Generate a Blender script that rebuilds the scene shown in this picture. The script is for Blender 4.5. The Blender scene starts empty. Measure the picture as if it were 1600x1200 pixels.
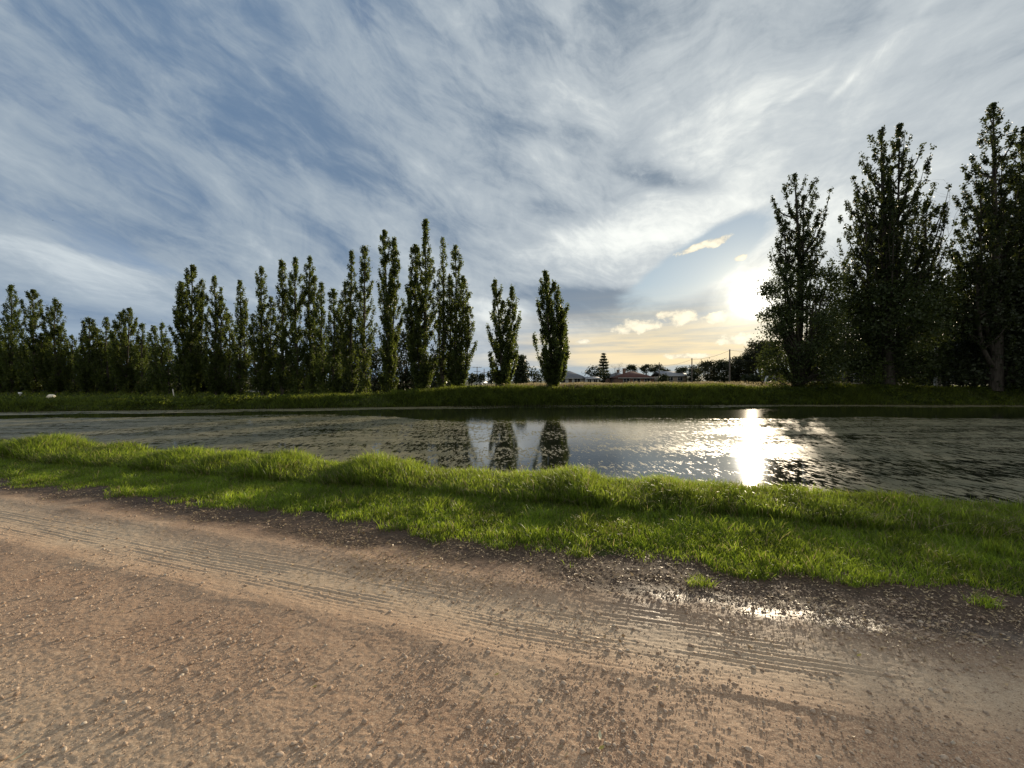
import bpy, math, random
import numpy as np

R = math.radians
SC = bpy.context.scene
COL = SC.collection
FOC = 650.0            # focal length in pixels of the 1600 px wide photograph
HOR = 595.0            # horizon row in the photograph
CAM_H = 1.6
SUN_AZ, SUN_EL = 30.0, 9.9
PX0 = 800.0

# ------------------------------------------------------------------ camera
cd = bpy.data.cameras.new('camera')
cam = bpy.data.objects.new('camera', cd)
COL.objects.link(cam)
cam.location = (0, 0, CAM_H)
cam.rotation_euler = (R(90 - math.degrees(math.atan(5 / FOC))), 0, 0)
cd.sensor_width = 36.0
cd.lens = FOC / 1600 * 36.0
cd.clip_start = 0.05
cd.clip_end = 8000
SC.camera = cam
SC.view_settings.view_transform = 'Standard'
SC.view_settings.look = 'None'
SC.view_settings.exposure = 0.35
SC.view_settings.gamma = 1.0
SC.render.engine = 'CYCLES'
SC.cycles.max_bounces = 8
SC.cycles.transparent_max_bounces = 8
SC.cycles.diffuse_bounces = 3
SC.cycles.glossy_bounces = 4
SC.cycles.transmission_bounces = 4
SC.cycles.sample_clamp_indirect = 6.0
SC.cycles.use_denoising = True


# ------------------------------------------------------------------ node helpers
class S:
    """a node socket with arithmetic"""
    nt = None

    def __init__(self, s): self.s = s

    def _m(op, *a):
        n = S.nt.nodes.new('ShaderNodeMath'); n.operation = op
        for i, x in enumerate(a):
            if isinstance(x, S): S.nt.links.new(x.s, n.inputs[i])
            else: n.inputs[i].default_value = float(x)
        return S(n.outputs[0])

    def __add__(a, b): return S._m('ADD', a, b)
    def __radd__(a, b): return S._m('ADD', b, a)
    def __sub__(a, b): return S._m('SUBTRACT', a, b)
    def __rsub__(a, b): return S._m('SUBTRACT', b, a)
    def __mul__(a, b): return S._m('MULTIPLY', a, b)
    def __rmul__(a, b): return S._m('MULTIPLY', b, a)
    def __truediv__(a, b): return S._m('DIVIDE', a, b)
    def __rtruediv__(a, b): return S._m('DIVIDE', b, a)
    def __pow__(a, b): return S._m('POWER', a, b)


def fn(op, *a): return S._m(op, *a)
def smax(a, b): return S._m('MAXIMUM', a, b)
def smin(a, b): return S._m('MINIMUM', a, b)
def exp(a): return S._m('EXPONENT', a)


def sstep(a, lo, hi):
    n = S.nt.nodes.new('ShaderNodeMapRange'); n.interpolation_type = 'SMOOTHSTEP'
    for i, x in ((0, a), (1, lo), (2, hi)):
        if isinstance(x, S): S.nt.links.new(x.s, n.inputs[i])
        else: n.inputs[i].default_value = float(x)
    n.inputs[3].default_value = 0; n.inputs[4].default_value = 1
    return S(n.outputs[0])


def comb(x, y, z):
    n = S.nt.nodes.new('ShaderNodeCombineXYZ')
    for i, v in enumerate((x, y, z)):
        if isinstance(v, S): S.nt.links.new(v.s, n.inputs[i])
        else: n.inputs[i].default_value = float(v)
    return S(n.outputs[0])


def sep(v):
    n = S.nt.nodes.new('ShaderNodeSeparateXYZ'); S.nt.links.new(v.s, n.inputs[0])
    return S(n.outputs[0]), S(n.outputs[1]), S(n.outputs[2])


def noise(vec, scale=1.0, detail=4.0, rough=0.5, dist=0.0, lac=2.0):
    n = S.nt.nodes.new('ShaderNodeTexNoise')
    n.noise_dimensions = '3D'
    S.nt.links.new(vec.s, n.inputs['Vector'])
    n.inputs['Scale'].default_value = scale
    n.inputs['Detail'].default_value = detail
    n.inputs['Roughness'].default_value = rough
    n.inputs['Lacunarity'].default_value = lac
    n.inputs['Distortion'].default_value = dist
    return S(n.outputs['Fac'])


def mixc(f, a, b):
    n = S.nt.nodes.new('ShaderNodeMix'); n.data_type = 'RGBA'
    for i, x in ((0, f), (6, a), (7, b)):
        if isinstance(x, S): S.nt.links.new(x.s, n.inputs[i])
        elif isinstance(x, (tuple, list)): n.inputs[i].default_value = (*x[:3], 1)
        else: n.inputs[i].default_value = float(x)
    return S(n.outputs[2])


def vmul(c, f):
    n = S.nt.nodes.new('ShaderNodeVectorMath'); n.operation = 'SCALE'
    if isinstance(c, S): S.nt.links.new(c.s, n.inputs[0])
    else: n.inputs[0].default_value = c
    if isinstance(f, S): S.nt.links.new(f.s, n.inputs['Scale'])
    else: n.inputs['Scale'].default_value = float(f)
    return S(n.outputs[0])


def vadd(a, b):
    n = S.nt.nodes.new('ShaderNodeVectorMath'); n.operation = 'ADD'
    for i, x in ((0, a), (1, b)):
        if isinstance(x, S): S.nt.links.new(x.s, n.inputs[i])
        else: n.inputs[i].default_value = x
    return S(n.outputs[0])


def attr(name):
    n = S.nt.nodes.new('ShaderNodeAttribute'); n.attribute_name = name
    return S(n.outputs['Fac'])


def position():
    return S(S.nt.nodes.new('ShaderNodeNewGeometry').outputs['Position'])


def island():
    return S(S.nt.nodes.new('ShaderNodeNewGeometry').outputs['Random Per Island'])


def bump(h, strength, dist, nrm=None):
    n = S.nt.nodes.new('ShaderNodeBump')
    n.inputs['Strength'].default_value = strength
    n.inputs['Distance'].default_value = dist
    S.nt.links.new(h.s, n.inputs['Height'])
    if nrm is not None: S.nt.links.new(nrm.s, n.inputs['Normal'])
    return S(n.outputs[0])


def lin(r, g, b):
    f = lambda c: (c / 255 / 12.92) if c <= 10 else ((c / 255 + 0.055) / 1.055) ** 2.4
    return (f(r), f(g), f(b))


# ------------------------------------------------------------------ sky and sun
def sky():
    w = bpy.data.worlds.new('World'); SC.world = w; w.use_nodes = True
    nt = w.node_tree; S.nt = nt
    nt.nodes.clear()
    out = nt.nodes.new('ShaderNodeOutputWorld')
    bg = nt.nodes.new('ShaderNodeBackground'); bg.inputs[1].default_value = 0.1
    nt.links.new(bg.outputs[0], out.inputs[0])
    st = nt.nodes.new('ShaderNodeTexSky'); st.sky_type = 'NISHITA'
    st.sun_disc = False; st.sun_elevation = R(SUN_EL); st.sun_rotation = R(SUN_AZ)
    st.air_density = 1.0; st.dust_density = 0.6; st.ozone_density = 1.6
    D = S(nt.nodes.new('ShaderNodeTexCoord').outputs['Generated'])
    x, y, z = sep(D)
    az = fn('ARCTAN2', x, y) * 57.2958
    el = fn('ARCSINE', z) * 57.2958
    up = smax(z, 0.0)

    def deg(px, py):
        return (math.degrees(math.atan((px - PX0) / FOC)),
                math.degrees(math.atan((HOR - py) / math.hypot(FOC, px - PX0))))

    def blob(px, py, sx, sy, rot=0.0):
        """soft patch of sky round a bearing; sx, sy in tenths of a degree or so, rot clockwise"""
        a0, e0 = deg(px, py)
        k = 0.078
        dx, dy = az - a0, el - e0
        c, s = math.cos(R(rot)), math.sin(R(rot))
        p = (dx * c - dy * s) * (1 / (sx * k)); q = (dx * s + dy * c) * (1 / (sy * k))
        return exp((p * p + q * q) * -1.0)

    # angular distance to the sun
    ce = math.cos(R(SUN_EL))
    sd = (math.sin(R(SUN_AZ)) * ce, math.cos(R(SUN_AZ)) * ce, math.sin(R(SUN_EL)))
    cosang = smin(x * sd[0] + y * sd[1] + z * sd[2], 1.0)
    ang = fn('ARCCOSINE', cosang) * 57.2958

    # cloud sheet seen from below: coordinates on a flat layer, streaked towards one bearing
    inv = 1.35 / (up + 0.42)
    px_, py_ = x * inv, y * inv
    A0 = R(24)
    l = px_ * math.sin(A0) + py_ * math.cos(A0)
    m = px_ * math.cos(A0) - py_ * math.sin(A0)
    wv = noise(comb(l * 0.7, m * 1.1, 3.3), 1.0, 3, 0.5)
    wv2 = noise(comb(l * 0.7, m * 1.1, 8.3), 1.0, 3, 0.5)
    l2, m2 = l + (wv - 0.5) * 1.3, m + (wv2 - 0.5) * 1.0
    nA = noise(comb(l2 * 1.15, m2 * 2.3, 1.0), 1.0, 9, 0.60)
    nB = noise(comb(l2 * 2.6, m2 * 3.6, 5.0), 1.6, 9, 0.66)
    nC = noise(comb(l2 * 2.2, m2 * 6.5, 9.0), 1.6, 8, 0.64)
    q = el + (az - smax(az - 14.0, 0.0) * 1.25) * 0.36
    w1 = noise(comb(az * 0.045, q * 0.07, 13.0), 1.0, 4, 0.55) - 0.5
    w2 = noise(comb(az * 0.045, q * 0.07, 23.0), 1.0, 4, 0.55) - 0.5
    azw, qw = az + w1 * 22.0, q + w2 * 9.0
    nT = noise(comb(azw * 0.028, qw * 0.095, 31.0), 1.0, 8, 0.60)
    nU = noise(comb(azw * 0.085, qw * 0.20, 41.0), 1.0, 8, 0.64)
    nH = noise(comb(az * 0.045, el * 0.55, 4.0), 1.0, 7, 0.6)
    lowm = 1.0 - sstep(el, 4.0, 13.0)

    bias = 0.10
    holes = blob(40, 190, 170, 100, 30) * 0.17 + blob(215, 265, 150, 36, 28) * 0.20 \
        + blob(120, 350, 130, 40, 15) * 0.12 \
        + blob(205, 412, 90, 16, 8) * 0.30 + blob(575, 40, 40, 30, 45) * 0.14 + blob(470, 130, 90, 22, 35) * 0.16 \
        + blob(820, 180, 60, 90, 10) * 0.07 + blob(620, 290, 140, 28, 25) * 0.14 + blob(400, 330, 120, 35, 25) * 0.12 \
        + blob(1110, 402, 85, 34, -28) * 0.75 + blob(1010, 440, 50, 14, -30) * 0.25 + blob(90, 520, 220, 14, 0) * 0.20 + blob(520, 380, 130, 25, 10) * 0.12
    fills = blob(410, 200, 260, 100, 20) * 0.30 + blob(260, 330, 380, 130, 18) * 0.20 + blob(500, 180, 300, 120, 20) * 0.10 + blob(950, 250, 420, 200) * 0.14 + blob(1350, 180, 300, 230) * 0.2 \
        + blob(90, 400, 120, 26, 8) * 0.14 + blob(240, 30, 160, 30, 30) * 0.14 + blob(400, 60, 110, 30, 40) * 0.1
    cov = sstep(nT * 0.62 + nU * 0.40 + nA * 0.12 + nB * 0.10 + fills - holes * 0.85 - blob(1105, 405, 95, 36, -28) * 0.4, 0.35, 0.63)

    # brightness of the sheet: thinner, whiter towards the sun
    tex = (nT - 0.5) * 0.85 + (nU - 0.5) * 1.05 + (nB - 0.5) * 0.62 + (nA - 0.5) * 0.22
    near = exp(ang * ang * (-1.0 / (28.0 * 28.0)))
    near2 = exp(ang * ang * (-1.0 / (11.0 * 11.0)))
    glow = exp(ang * ang * (-1.0 / (3.8 * 3.8)))
    shade = blob(940, 474, 120, 26, 5) * 0.75 + (blob(1035, 282, 80, 15, 14) * 0.5 + blob(1000, 240, 50, 40, 40) * 0.2) * sstep(nB, 0.3, 0.6) + blob(870, 330, 60, 18, 20) * 0.22 \
        + blob(420, 160, 220, 60, 25) * 0.26 + blob(780, 240, 40, 60, 0) * 0.22 \
        + blob(1250, 60, 150, 70, 0) * 0.10 + blob(30, 480, 150, 20, 0) * 0.12
    light = blob(800, 486, 70, 16, -14) * 0.42 + blob(735, 474, 60, 14) * 0.3 + blob(950, 380, 260, 34, -4) * 0.24 + blob(80, 395, 150, 40, 12) * 0.26 + blob(330, 450, 260, 30, 5) * 0.14 + blob(520, 300, 60, 14, 20) * 0.1 \
        + blob(1250, 120, 260, 120) * 0.12 + (blob(1215, 170, 70, 4.5, -22) * 0.20 + blob(1345, 110, 80, 4.5, -30) * 0.22) * sstep(nC, 0.35, 0.62) \
        + blob(690, 290, 110, 40, 20) * 0.14 + blob(1080, 200, 160, 120, 10) * 0.10 + blob(370, 70, 60, 28, 40) * 0.14
    east = sstep(az, -38.0, 30.0)
    tone = 0.25 + (1.0 - east) * 0.09 + tex * (1.10 - sstep(az, 0.0, 45.0) * 0.4) - sstep(el, 24.0, 42.0) * 0.10 + near * 0.20 + light - shade + east * 0.12
    tone = smin(smax(tone, 0.0), 1.0)
    cDark = mixc(east, lin(96, 118, 144), lin(118, 131, 144))
    cMid = mixc(east, lin(143, 156, 168), lin(175, 182, 186))
    cHi = mixc(east, lin(190, 198, 202), lin(232, 234, 228))
    ccol = mixc(sstep(tone, 0.45, 1.0), mixc(sstep(tone, 0.0, 0.55), cDark, cMid), cHi)
    # open sky between the clouds
    blue = vmul(S(st.outputs[0]), 0.1 * 0.62)
    open_ = mixc(0.72, blue, mixc(sstep(el, 8.0, 38.0), mixc(east, lin(134, 154, 180), lin(146, 174, 192)), lin(72, 98, 140)))
    c = mixc(cov, open_, ccol)

    # low layers near the horizon: long flat bands, warm below the sun
    warm = exp(az * az * 0.0 + (az - 22.0) * (az - 22.0) * (-1.0 / (24.0 * 24.0)))
    wband = warm * exp((el - 3.8) * (el - 3.8) * (-1.0 / (2.6 * 2.6)))
    band = sstep(nH, 0.36, 0.62)
    lowc = mixc(band, mixc(warm, lin(128, 150, 176), lin(176, 178, 170)), mixc(warm, lin(176, 190, 202), lin(236, 216, 172)))
    c = mixc(lowm * 0.80 * (0.25 + 0.75 * smin(warm * 0.6 + wband, 1.0)), c, lowc)
    c = mixc(wband * 0.26 * (0.5 + band * 0.5), c, lin(252, 214, 140))
    # long blue-grey bank lying on the horizon
    edge = noise(comb(az * 0.10, 0.0, 7.0), 1.0, 5, 0.55) * 1.6
    bank = (1.0 - sstep(el - edge, 0.85, 1.25)) * sstep(el, 0.25, 0.7)
    c = mixc(bank * 0.75, c, mixc(warm, lin(128, 150, 172), lin(150, 164, 172)))

    # small sunlit cumulus near the sun
    nq = noise(comb(az * 0.55, el * 0.75, 1.0), 1.0, 7, 0.62) - 0.5
    cum = S._m('ADD', 0.0, 0.0)
    for (px, py, sx, sy) in ((998, 510, 36, 12), (975, 514, 22, 9), (1066, 497, 30, 12), (1040, 492, 20, 7), (1120, 497, 36, 9), (912, 533, 14, 5),
                             (1090, 386, 34, 6), (1120, 378, 22, 7), (1156, 403, 10, 5), (1075, 556, 40, 5), (1170, 530, 44, 10)):
        cum = smax(cum, blob(px, py, sx * 1.1, sy * 1.2, -14 if py < 420 else 0))
    cmask = sstep(cum + nq * 1.5, 0.40, 0.72)
    ctop = sstep(nq * 1.1 + (cum - 0.5) * 0.35, -0.2, 0.28)
    c = mixc(cmask * 0.88, c, mixc(ctop, mixc(warm, lin(150, 160, 172), lin(176, 172, 158)), mixc(warm, lin(222, 222, 212), lin(255, 242, 212))))

    # the sun behind thin cloud
    gl = vadd(vmul((1.0, 0.90, 0.66), near2 * 0.06), vmul((1.0, 0.86, 0.52), glow * 0.38))
    ragged = smax(ang + nq * 2.6, 0.0)
    core = exp(ragged * ragged * (-1.0 / (1.38 ** 2)))
    gl = vadd(gl, vmul((1.0, 0.95, 0.82), core * 5.0))
    c = vadd(c, gl)
    back = sstep(y, 0.15, -0.5)  # unseen sky behind the camera, brightened to neutral cloud as added fill light
    c = mixc(back * 0.8, c, mixc(sstep(nB, 0.35, 0.65), lin(176, 176, 174), lin(200, 198, 190)))
    # below the horizon the dome fades to a dim ground colour
    c = mixc(1.0 - sstep(el, -3.0, -0.2), c, (0.10, 0.095, 0.07))
    nt.links.new(vmul(c, 10.0).s, bg.inputs[0])

    sl = bpy.data.lights.new('sun', 'SUN'); so = bpy.data.objects.new('sun', sl); COL.objects.link(so)
    sl.energy = 4.8; sl.angle = R(0.5); sl.color = (1.0, 0.83, 0.60)
    so.rotation_euler = (R(90 - SUN_EL), 0, R(180 - SUN_AZ))


sky()
# ------------------------------------------------------------------ numpy helpers
def hash01(ix, iy, seed):
    h = (ix.astype(np.int64) * 374761393 + iy.astype(np.int64) * 668265263 + seed * 1442695041) & 0xffffffff
    h = ((h ^ (h >> 13)) * 1274126177) & 0xffffffff
    h = ((h ^ (h >> 16)) * 2246822519) & 0xffffffff
    h = h ^ (h >> 15)
    return (h & 0xffffff) / float(0xffffff)


def vnoise(x, y, seed=0):
    ix, iy = np.floor(x), np.floor(y)
    fx, fy = x - ix, y - iy
    ux, uy = fx * fx * (3 - 2 * fx), fy * fy * (3 - 2 * fy)
    a, b = hash01(ix, iy, seed), hash01(ix + 1, iy, seed)
    c, d = hash01(ix, iy + 1, seed), hash01(ix + 1, iy + 1, seed)
    return (a * (1 - ux) + b * ux) * (1 - uy) + (c * (1 - ux) + d * ux) * uy


def fbm(x, y, seed=0, octv=4, gain=0.5):
    s, a, t = 0.0, 1.0, 0.0
    for i in range(octv):
        s = s + a * vnoise(x * 2.03 ** i + 17.1 * i, y * 2.03 ** i - 9.7 * i, seed + i); t += a; a *= gain
    return s / t


def ss(x, a, b):
    t = np.clip((x - a) / (b - a), 0, 1)
    return t * t * (3 - 2 * t)


def mesh_obj(name, verts, faces_flat, loop_tot, mat, parent=None, smooth=False, attrs=None, loc=None):
    me = bpy.data.meshes.new(name)
    verts = np.ascontiguousarray(verts, dtype=np.float32)
    loop_tot = np.asarray(loop_tot, dtype=np.int32)
    faces_flat = np.asarray(faces_flat, dtype=np.int32)
    me.vertices.add(len(verts)); me.vertices.foreach_set('co', verts.ravel())
    me.loops.add(len(faces_flat)); me.loops.foreach_set('vertex_index', faces_flat)
    me.polygons.add(len(loop_tot))
    st = np.zeros(len(loop_tot), dtype=np.int32); st[1:] = np.cumsum(loop_tot)[:-1]
    me.polygons.foreach_set('loop_start', st)
    try: me.polygons.foreach_set('loop_total', loop_tot)
    except Exception: pass
    if smooth: me.polygons.foreach_set('use_smooth', np.ones(len(loop_tot), dtype=bool))
    for k, v in (attrs or {}).items():
        a = me.attributes.new(k, 'FLOAT', 'POINT')
        a.data.foreach_set('value', np.ascontiguousarray(v, dtype=np.float32))
    me.update(calc_edges=True)
    if mat is not None: me.materials.append(mat)
    o = bpy.data.objects.new(name, me); COL.objects.link(o)
    if parent is not None: o.parent = parent
    if loc is not None: o.location = loc
    return o


class MB:
    """collects quads, boxes, tubes into one mesh"""

    def __init__(self): self.v, self.f, self.t, self.n = [], [], [], 0

    def add(self, v, faces):
        v = np.asarray(v, dtype=float)
        self.v.append(v)
        for q in faces:
            self.f.extend([i + self.n for i in q]); self.t.append(len(q))
        self.n += len(v)

    def addq(self, v, fl, k):
        """many faces of k corners at once"""
        v = np.asarray(v, dtype=float)
        self.v.append(v)
        fl = np.asarray(fl).reshape(-1, k)
        self.f.extend((fl + self.n).ravel().tolist()); self.t.extend([k] * len(fl))
        self.n += len(v)

    def box(self, x0, x1, y0, y1, z0, z1):
        v = [(x0, y0, z0), (x1, y0, z0), (x1, y1, z0), (x0, y1, z0), (x0, y0, z1), (x1, y0, z1), (x1, y1, z1), (x0, y1, z1)]
        self.add(v, [(0, 3, 2, 1), (4, 5, 6, 7), (0, 1, 5, 4), (1, 2, 6, 5), (2, 3, 7, 6), (3, 0, 4, 7)])

    def tube(self, pts, rad, sides=6, cap=True):
        pts = np.asarray(pts, dtype=float)
        n = len(pts)
        rad = np.broadcast_to(np.asarray(rad, dtype=float), (n,))
        tan = np.gradient(pts, axis=0)
        tan /= np.linalg.norm(tan, axis=1)[:, None] + 1e-9
        ref = np.array([0.31, 0.95, 0.05]) if abs(tan[0][2]) > 0.8 else np.array([0.0, 0.0, 1.0])
        u = np.cross(tan, ref); u /= np.linalg.norm(u, axis=1)[:, None] + 1e-9
        w = np.cross(tan, u)
        a = np.linspace(0, 2 * math.pi, sides, endpoint=False)
        ring = pts[:, None, :] + rad[:, None, None] * (np.cos(a)[None, :, None] * u[:, None, :] + np.sin(a)[None, :, None] * w[:, None, :])
        i = np.arange(n - 1)[:, None] * sides; j = np.arange(sides)[None, :]; jn = (j + 1) % sides
        q = np.stack([i + j, i + jn, i + sides + jn, i + sides + j], -1).reshape(-1, 4)
        self.addq(ring.reshape(-1, 3), q, 4)
        if cap:
            self.f.extend(range(self.n - sides, self.n)); self.t.append(sides)

    def build(self, name, mat, parent=None, smooth=False, loc=None):
        return mesh_obj(name, np.concatenate(self.v), self.f, self.t, mat, parent, smooth, None, loc)


def tag(o, label, cat, group=None, kind=None):
    if label: o['label'] = label
    if cat: o['category'] = cat
    if group: o['group'] = group
    if kind: o['kind'] = kind
    return o


def empty(name, loc):
    o = bpy.data.objects.new(name, None); COL.objects.link(o)
    o.location = loc; o.empty_display_size = 0.3
    return o


def leaf_quads(P, size, rng, up=0.0, aspect=0.62):
    """one pointed leaf spray (a kite of four corners) at every point"""
    n = len(P)
    d = rng.normal(size=(n, 3)); d[:, 2] += up
    d /= np.linalg.norm(d, axis=1)[:, None]
    r = rng.normal(size=(n, 3))
    s = np.cross(d, r); s /= np.linalg.norm(s, axis=1)[:, None] + 1e-9
    nn = np.cross(d, s)
    L = (size * rng.uniform(0.65, 1.35, n))[:, None]
    W = L * aspect
    a = P - d * L * 0.5
    b = P - d * L * 0.05 + s * W * 0.5 + nn * L * 0.08
    c = P + d * L * 0.5
    e = P - d * L * 0.05 - s * W * 0.5 + nn * L * 0.08
    v = np.stack([a, b, c, e], 1).reshape(-1, 3)
    return v, np.arange(n * 4)


# ------------------------------------------------------------------ materials
def new_mat(name):
    m = bpy.data.materials.new(name); m.use_nodes = True
    nt = m.node_tree; nt.nodes.clear(); S.nt = nt
    out = nt.nodes.new('ShaderNodeOutputMaterial')
    return m, nt, out


def link(nt, s, inp):
    if isinstance(s, S): nt.links.new(s.s, inp)
    elif isinstance(s, (tuple, list)): inp.default_value = (*s[:3], 1) if len(inp.default_value) == 4 else s
    else: inp.default_value = s


def principled(nt, out, col, rough=0.8, spec=0.3, normal=None, metal=0.0):
    p = nt.nodes.new('ShaderNodeBsdfPrincipled')
    link(nt, col, p.inputs['Base Color']); link(nt, rough, p.inputs['Roughness'])
    link(nt, spec, p.inputs['Specular IOR Level']); link(nt, metal, p.inputs['Metallic'])
    if normal is not None: nt.links.new(normal.s, p.inputs['Normal'])
    if out is not None: nt.links.new(p.outputs[0], out.inputs[0])
    return p


def leaf_mat(name, c1, c2, tr=0.45, trcol=None, rough=0.5, spec=0.25, patch=0.0, straw=0.0):
    m, nt, out = new_mat(name)
    r = island()
    col = mixc(r, c1, c2)
    pt = None
    if patch:
        q = position()
        pt = sstep(noise(q, 1.7, 3, 0.55) * 0.55 + noise(q, 9.0, 3, 0.6) * 0.45, 0.38, 0.62)
        col = mixc(pt, vmul(col, 1.0 - patch), col)
    sm = None
    if straw:
        sm = sstep(r, 1.0 - straw - 0.005, 1.0 - straw)
        col = mixc(sm, col, (0.30, 0.24, 0.12))
    p = principled(nt, None, col, rough, spec)
    t = nt.nodes.new('ShaderNodeBsdfTranslucent')
    tc = trcol or tuple(min(1, x * f) for x, f in zip(c2, (1.6, 1.5, 0.8)))
    tcol = mixc(r, tuple(x * 0.55 for x in tc), tc)
    if pt is not None: tcol = mixc(pt, vmul(tcol, 1.0 - patch), tcol)
    if sm is not None: tcol = mixc(sm, tcol, (0.45, 0.36, 0.18))
    link(nt, tcol, t.inputs[0])
    mx = nt.nodes.new('ShaderNodeMixShader'); mx.inputs[0].default_value = tr
    nt.links.new(p.outputs[0], mx.inputs[1]); nt.links.new(t.outputs[0], mx.inputs[2])
    nt.links.new(mx.outputs[0], out.inputs[0])
    return m


def plain_mat(name, col, rough=0.7, var=0.25, scale=3.0, spec=0.3, metal=0.0, bmp=0.0):
    m, nt, out = new_mat(name)
    P = S(nt.nodes.new('ShaderNodeTexCoord').outputs['Object'])
    n = noise(P, scale, 6, 0.6)
    lo = tuple(c * (1 - var) for c in col); hi = tuple(min(1, c * (1 + var)) for c in col)
    nb = bump(noise(P, scale * 6, 4, 0.6), bmp, 0.02) if bmp > 0 else None
    principled(nt, out, mixc(sstep(n, 0.3, 0.7), lo, hi), rough, spec, nb, metal)
    return m


def bark_mat(name, c1, c2):
    m, nt, out = new_mat(name)
    P = S(nt.nodes.new('ShaderNodeTexCoord').outputs['Object'])
    x, y, z = sep(P)
    n = noise(comb(x * 6, y * 6, z * 0.9), 1.5, 6, 0.65)
    principled(nt, out, mixc(sstep(n, 0.3, 0.7), c1, c2), 0.9, 0.15, bump(n, 0.8, 0.04))
    return m


M = {}
M['poplar'] = leaf_mat('poplar_leaves', (0.013, 0.022, 0.007), (0.048, 0.069, 0.017), 0.40, (0.22, 0.28, 0.042))
M['poplar_pale'] = leaf_mat('pale_poplar_leaves', (0.028, 0.044, 0.011), (0.066, 0.094, 0.022), 0.40, (0.19, 0.25, 0.04))
M['shoots'] = leaf_mat('basal_shoot_leaves', (0.07, 0.10, 0.02), (0.13, 0.17, 0.035), 0.45, (0.28, 0.33, 0.045))
M['dark'] = leaf_mat('evergreen_leaves', (0.014, 0.022, 0.010), (0.036, 0.048, 0.018), 0.22, (0.07, 0.09, 0.022))
M['gum'] = leaf_mat('gum_leaves', (0.022, 0.028, 0.016), (0.050, 0.056, 0.026), 0.28, (0.11, 0.11, 0.035))
M['broad'] = leaf_mat('broadleaf_leaves', (0.018, 0.030, 0.010), (0.050, 0.070, 0.020), 0.30, (0.10, 0.13, 0.025))
M['giant'] = leaf_mat('giant_poplar_leaves', (0.012, 0.020, 0.008), (0.034, 0.048, 0.015), 0.32, (0.12, 0.15, 0.03))
M['bark'] = bark_mat('poplar_bark', (0.030, 0.026, 0.021), (0.085, 0.075, 0.062))
M['palebark'] = bark_mat('pale_bark', (0.16, 0.14, 0.12), (0.34, 0.31, 0.27))
M['grass'] = leaf_mat('mown_grass_blades', (0.065, 0.125, 0.018), (0.15, 0.215, 0.032), 0.60, (0.56, 0.74, 0.06), 0.42, 0.4, 0.5, 0.07)
M['tall'] = leaf_mat('tall_grass_blades', (0.034, 0.066, 0.011), (0.095, 0.145, 0.025), 0.56, (0.54, 0.70, 0.07), 0.42, 0.30, 0.5, 0.05)
M['bankgrass'] = leaf_mat('far_bank_grass', (0.022, 0.040, 0.008), (0.058, 0.084, 0.018), 0.42, (0.42, 0.50, 0.06), 0.6, 0.15, 0.5)
M['reed'] = leaf_mat('dry_seeding_grass', (0.13, 0.12, 0.06), (0.34, 0.28, 0.17), 0.4, (0.52, 0.44, 0.25), 0.7, 0.2)
M['litter'] = leaf_mat('dead_leaf_litter', (0.10, 0.06, 0.034), (0.58, 0.44, 0.26), 0.15, (0.50, 0.34, 0.15), 0.55, 0.4)
M['pole'] = bark_mat('pole_timber', (0.10, 0.085, 0.07), (0.22, 0.19, 0.16))
M['wire'] = plain_mat('wire_metal', (0.03, 0.03, 0.03), 0.5)


# ------------------------------------------------------------------ layout of the place
def verge(X): return np.interp(X, [-70, 0, 1.12, 2.12, 2.95, 3.6, 5, 12, 70], [27.4, 3.92, 3.66, 3.42, 3.16, 2.90, 2.40, 0.3, -17.0])


def edge_line(X):       # where the mown verge begins, seen from the track
    return verge(X) + 0.35 * (fbm(X * 0.55 + 40, X * 0 + 3, 5, 3) - 0.5)


def tall_line(X):       # foot of the uncut strip on the near bank
    return 5.5 - 0.28 * X + 0.22 * (fbm(X * 0.5, X * 0 + 1, 11, 3) - 0.5)


def near_shore(X): return 5.5 - 0.28 * X + 1.0


WATER_Z = -0.5
_fx = [-140, -58, -34.3, -19, 0, 22.7, 44, 120]
_fy = [0, 21, 27.9, 31, 35.3, 36.6, 36.0, 24]


def far_shore(X): return np.interp(X, _fx, _fy)


def far_top(X): return np.interp(X, [-60, -20, -15, -10, -5, 0, 10, 20, 60], [-0.12, -0.12, 0.04, 0.26, 0.46, 0.56, 0.62, 0.68, 0.74])


def ground_z(X, Y):
    s = Y - near_shore(X)
    e = Y - edge_line(X)
    N = np.clip(-0.62 * s, -1.2, 0.0) + 0.0
    N = N - 0.12 * (1 - ss(e, -0.30, 0.22))
    r = Y - far_shore(X)
    F = np.clip(-0.5 + 0.62 * r, -1.2, far_top(X))
    F = F - (F - 0.35) * ss(r, 8, 25) * (F > 0.2)
    z = np.maximum(N, F)
    z = z + 0.03 * (fbm(X * 0.6, Y * 0.6, 21, 3) - 0.5) * ss(e, 0.2, 1)
    end = np.maximum(ss(X, 118, 135), ss(-X, 70, 90))
    return np.maximum(z, -1.2 * (1 - end) + 0.0 * end)


def at(px, Y, py=None):
    """world point at depth Y on the bearing of a column (and row) of the photograph"""
    X = (px - PX0) / FOC * Y
    if py is None: return X
    return X, CAM_H + (HOR - py) / FOC * Y


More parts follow.
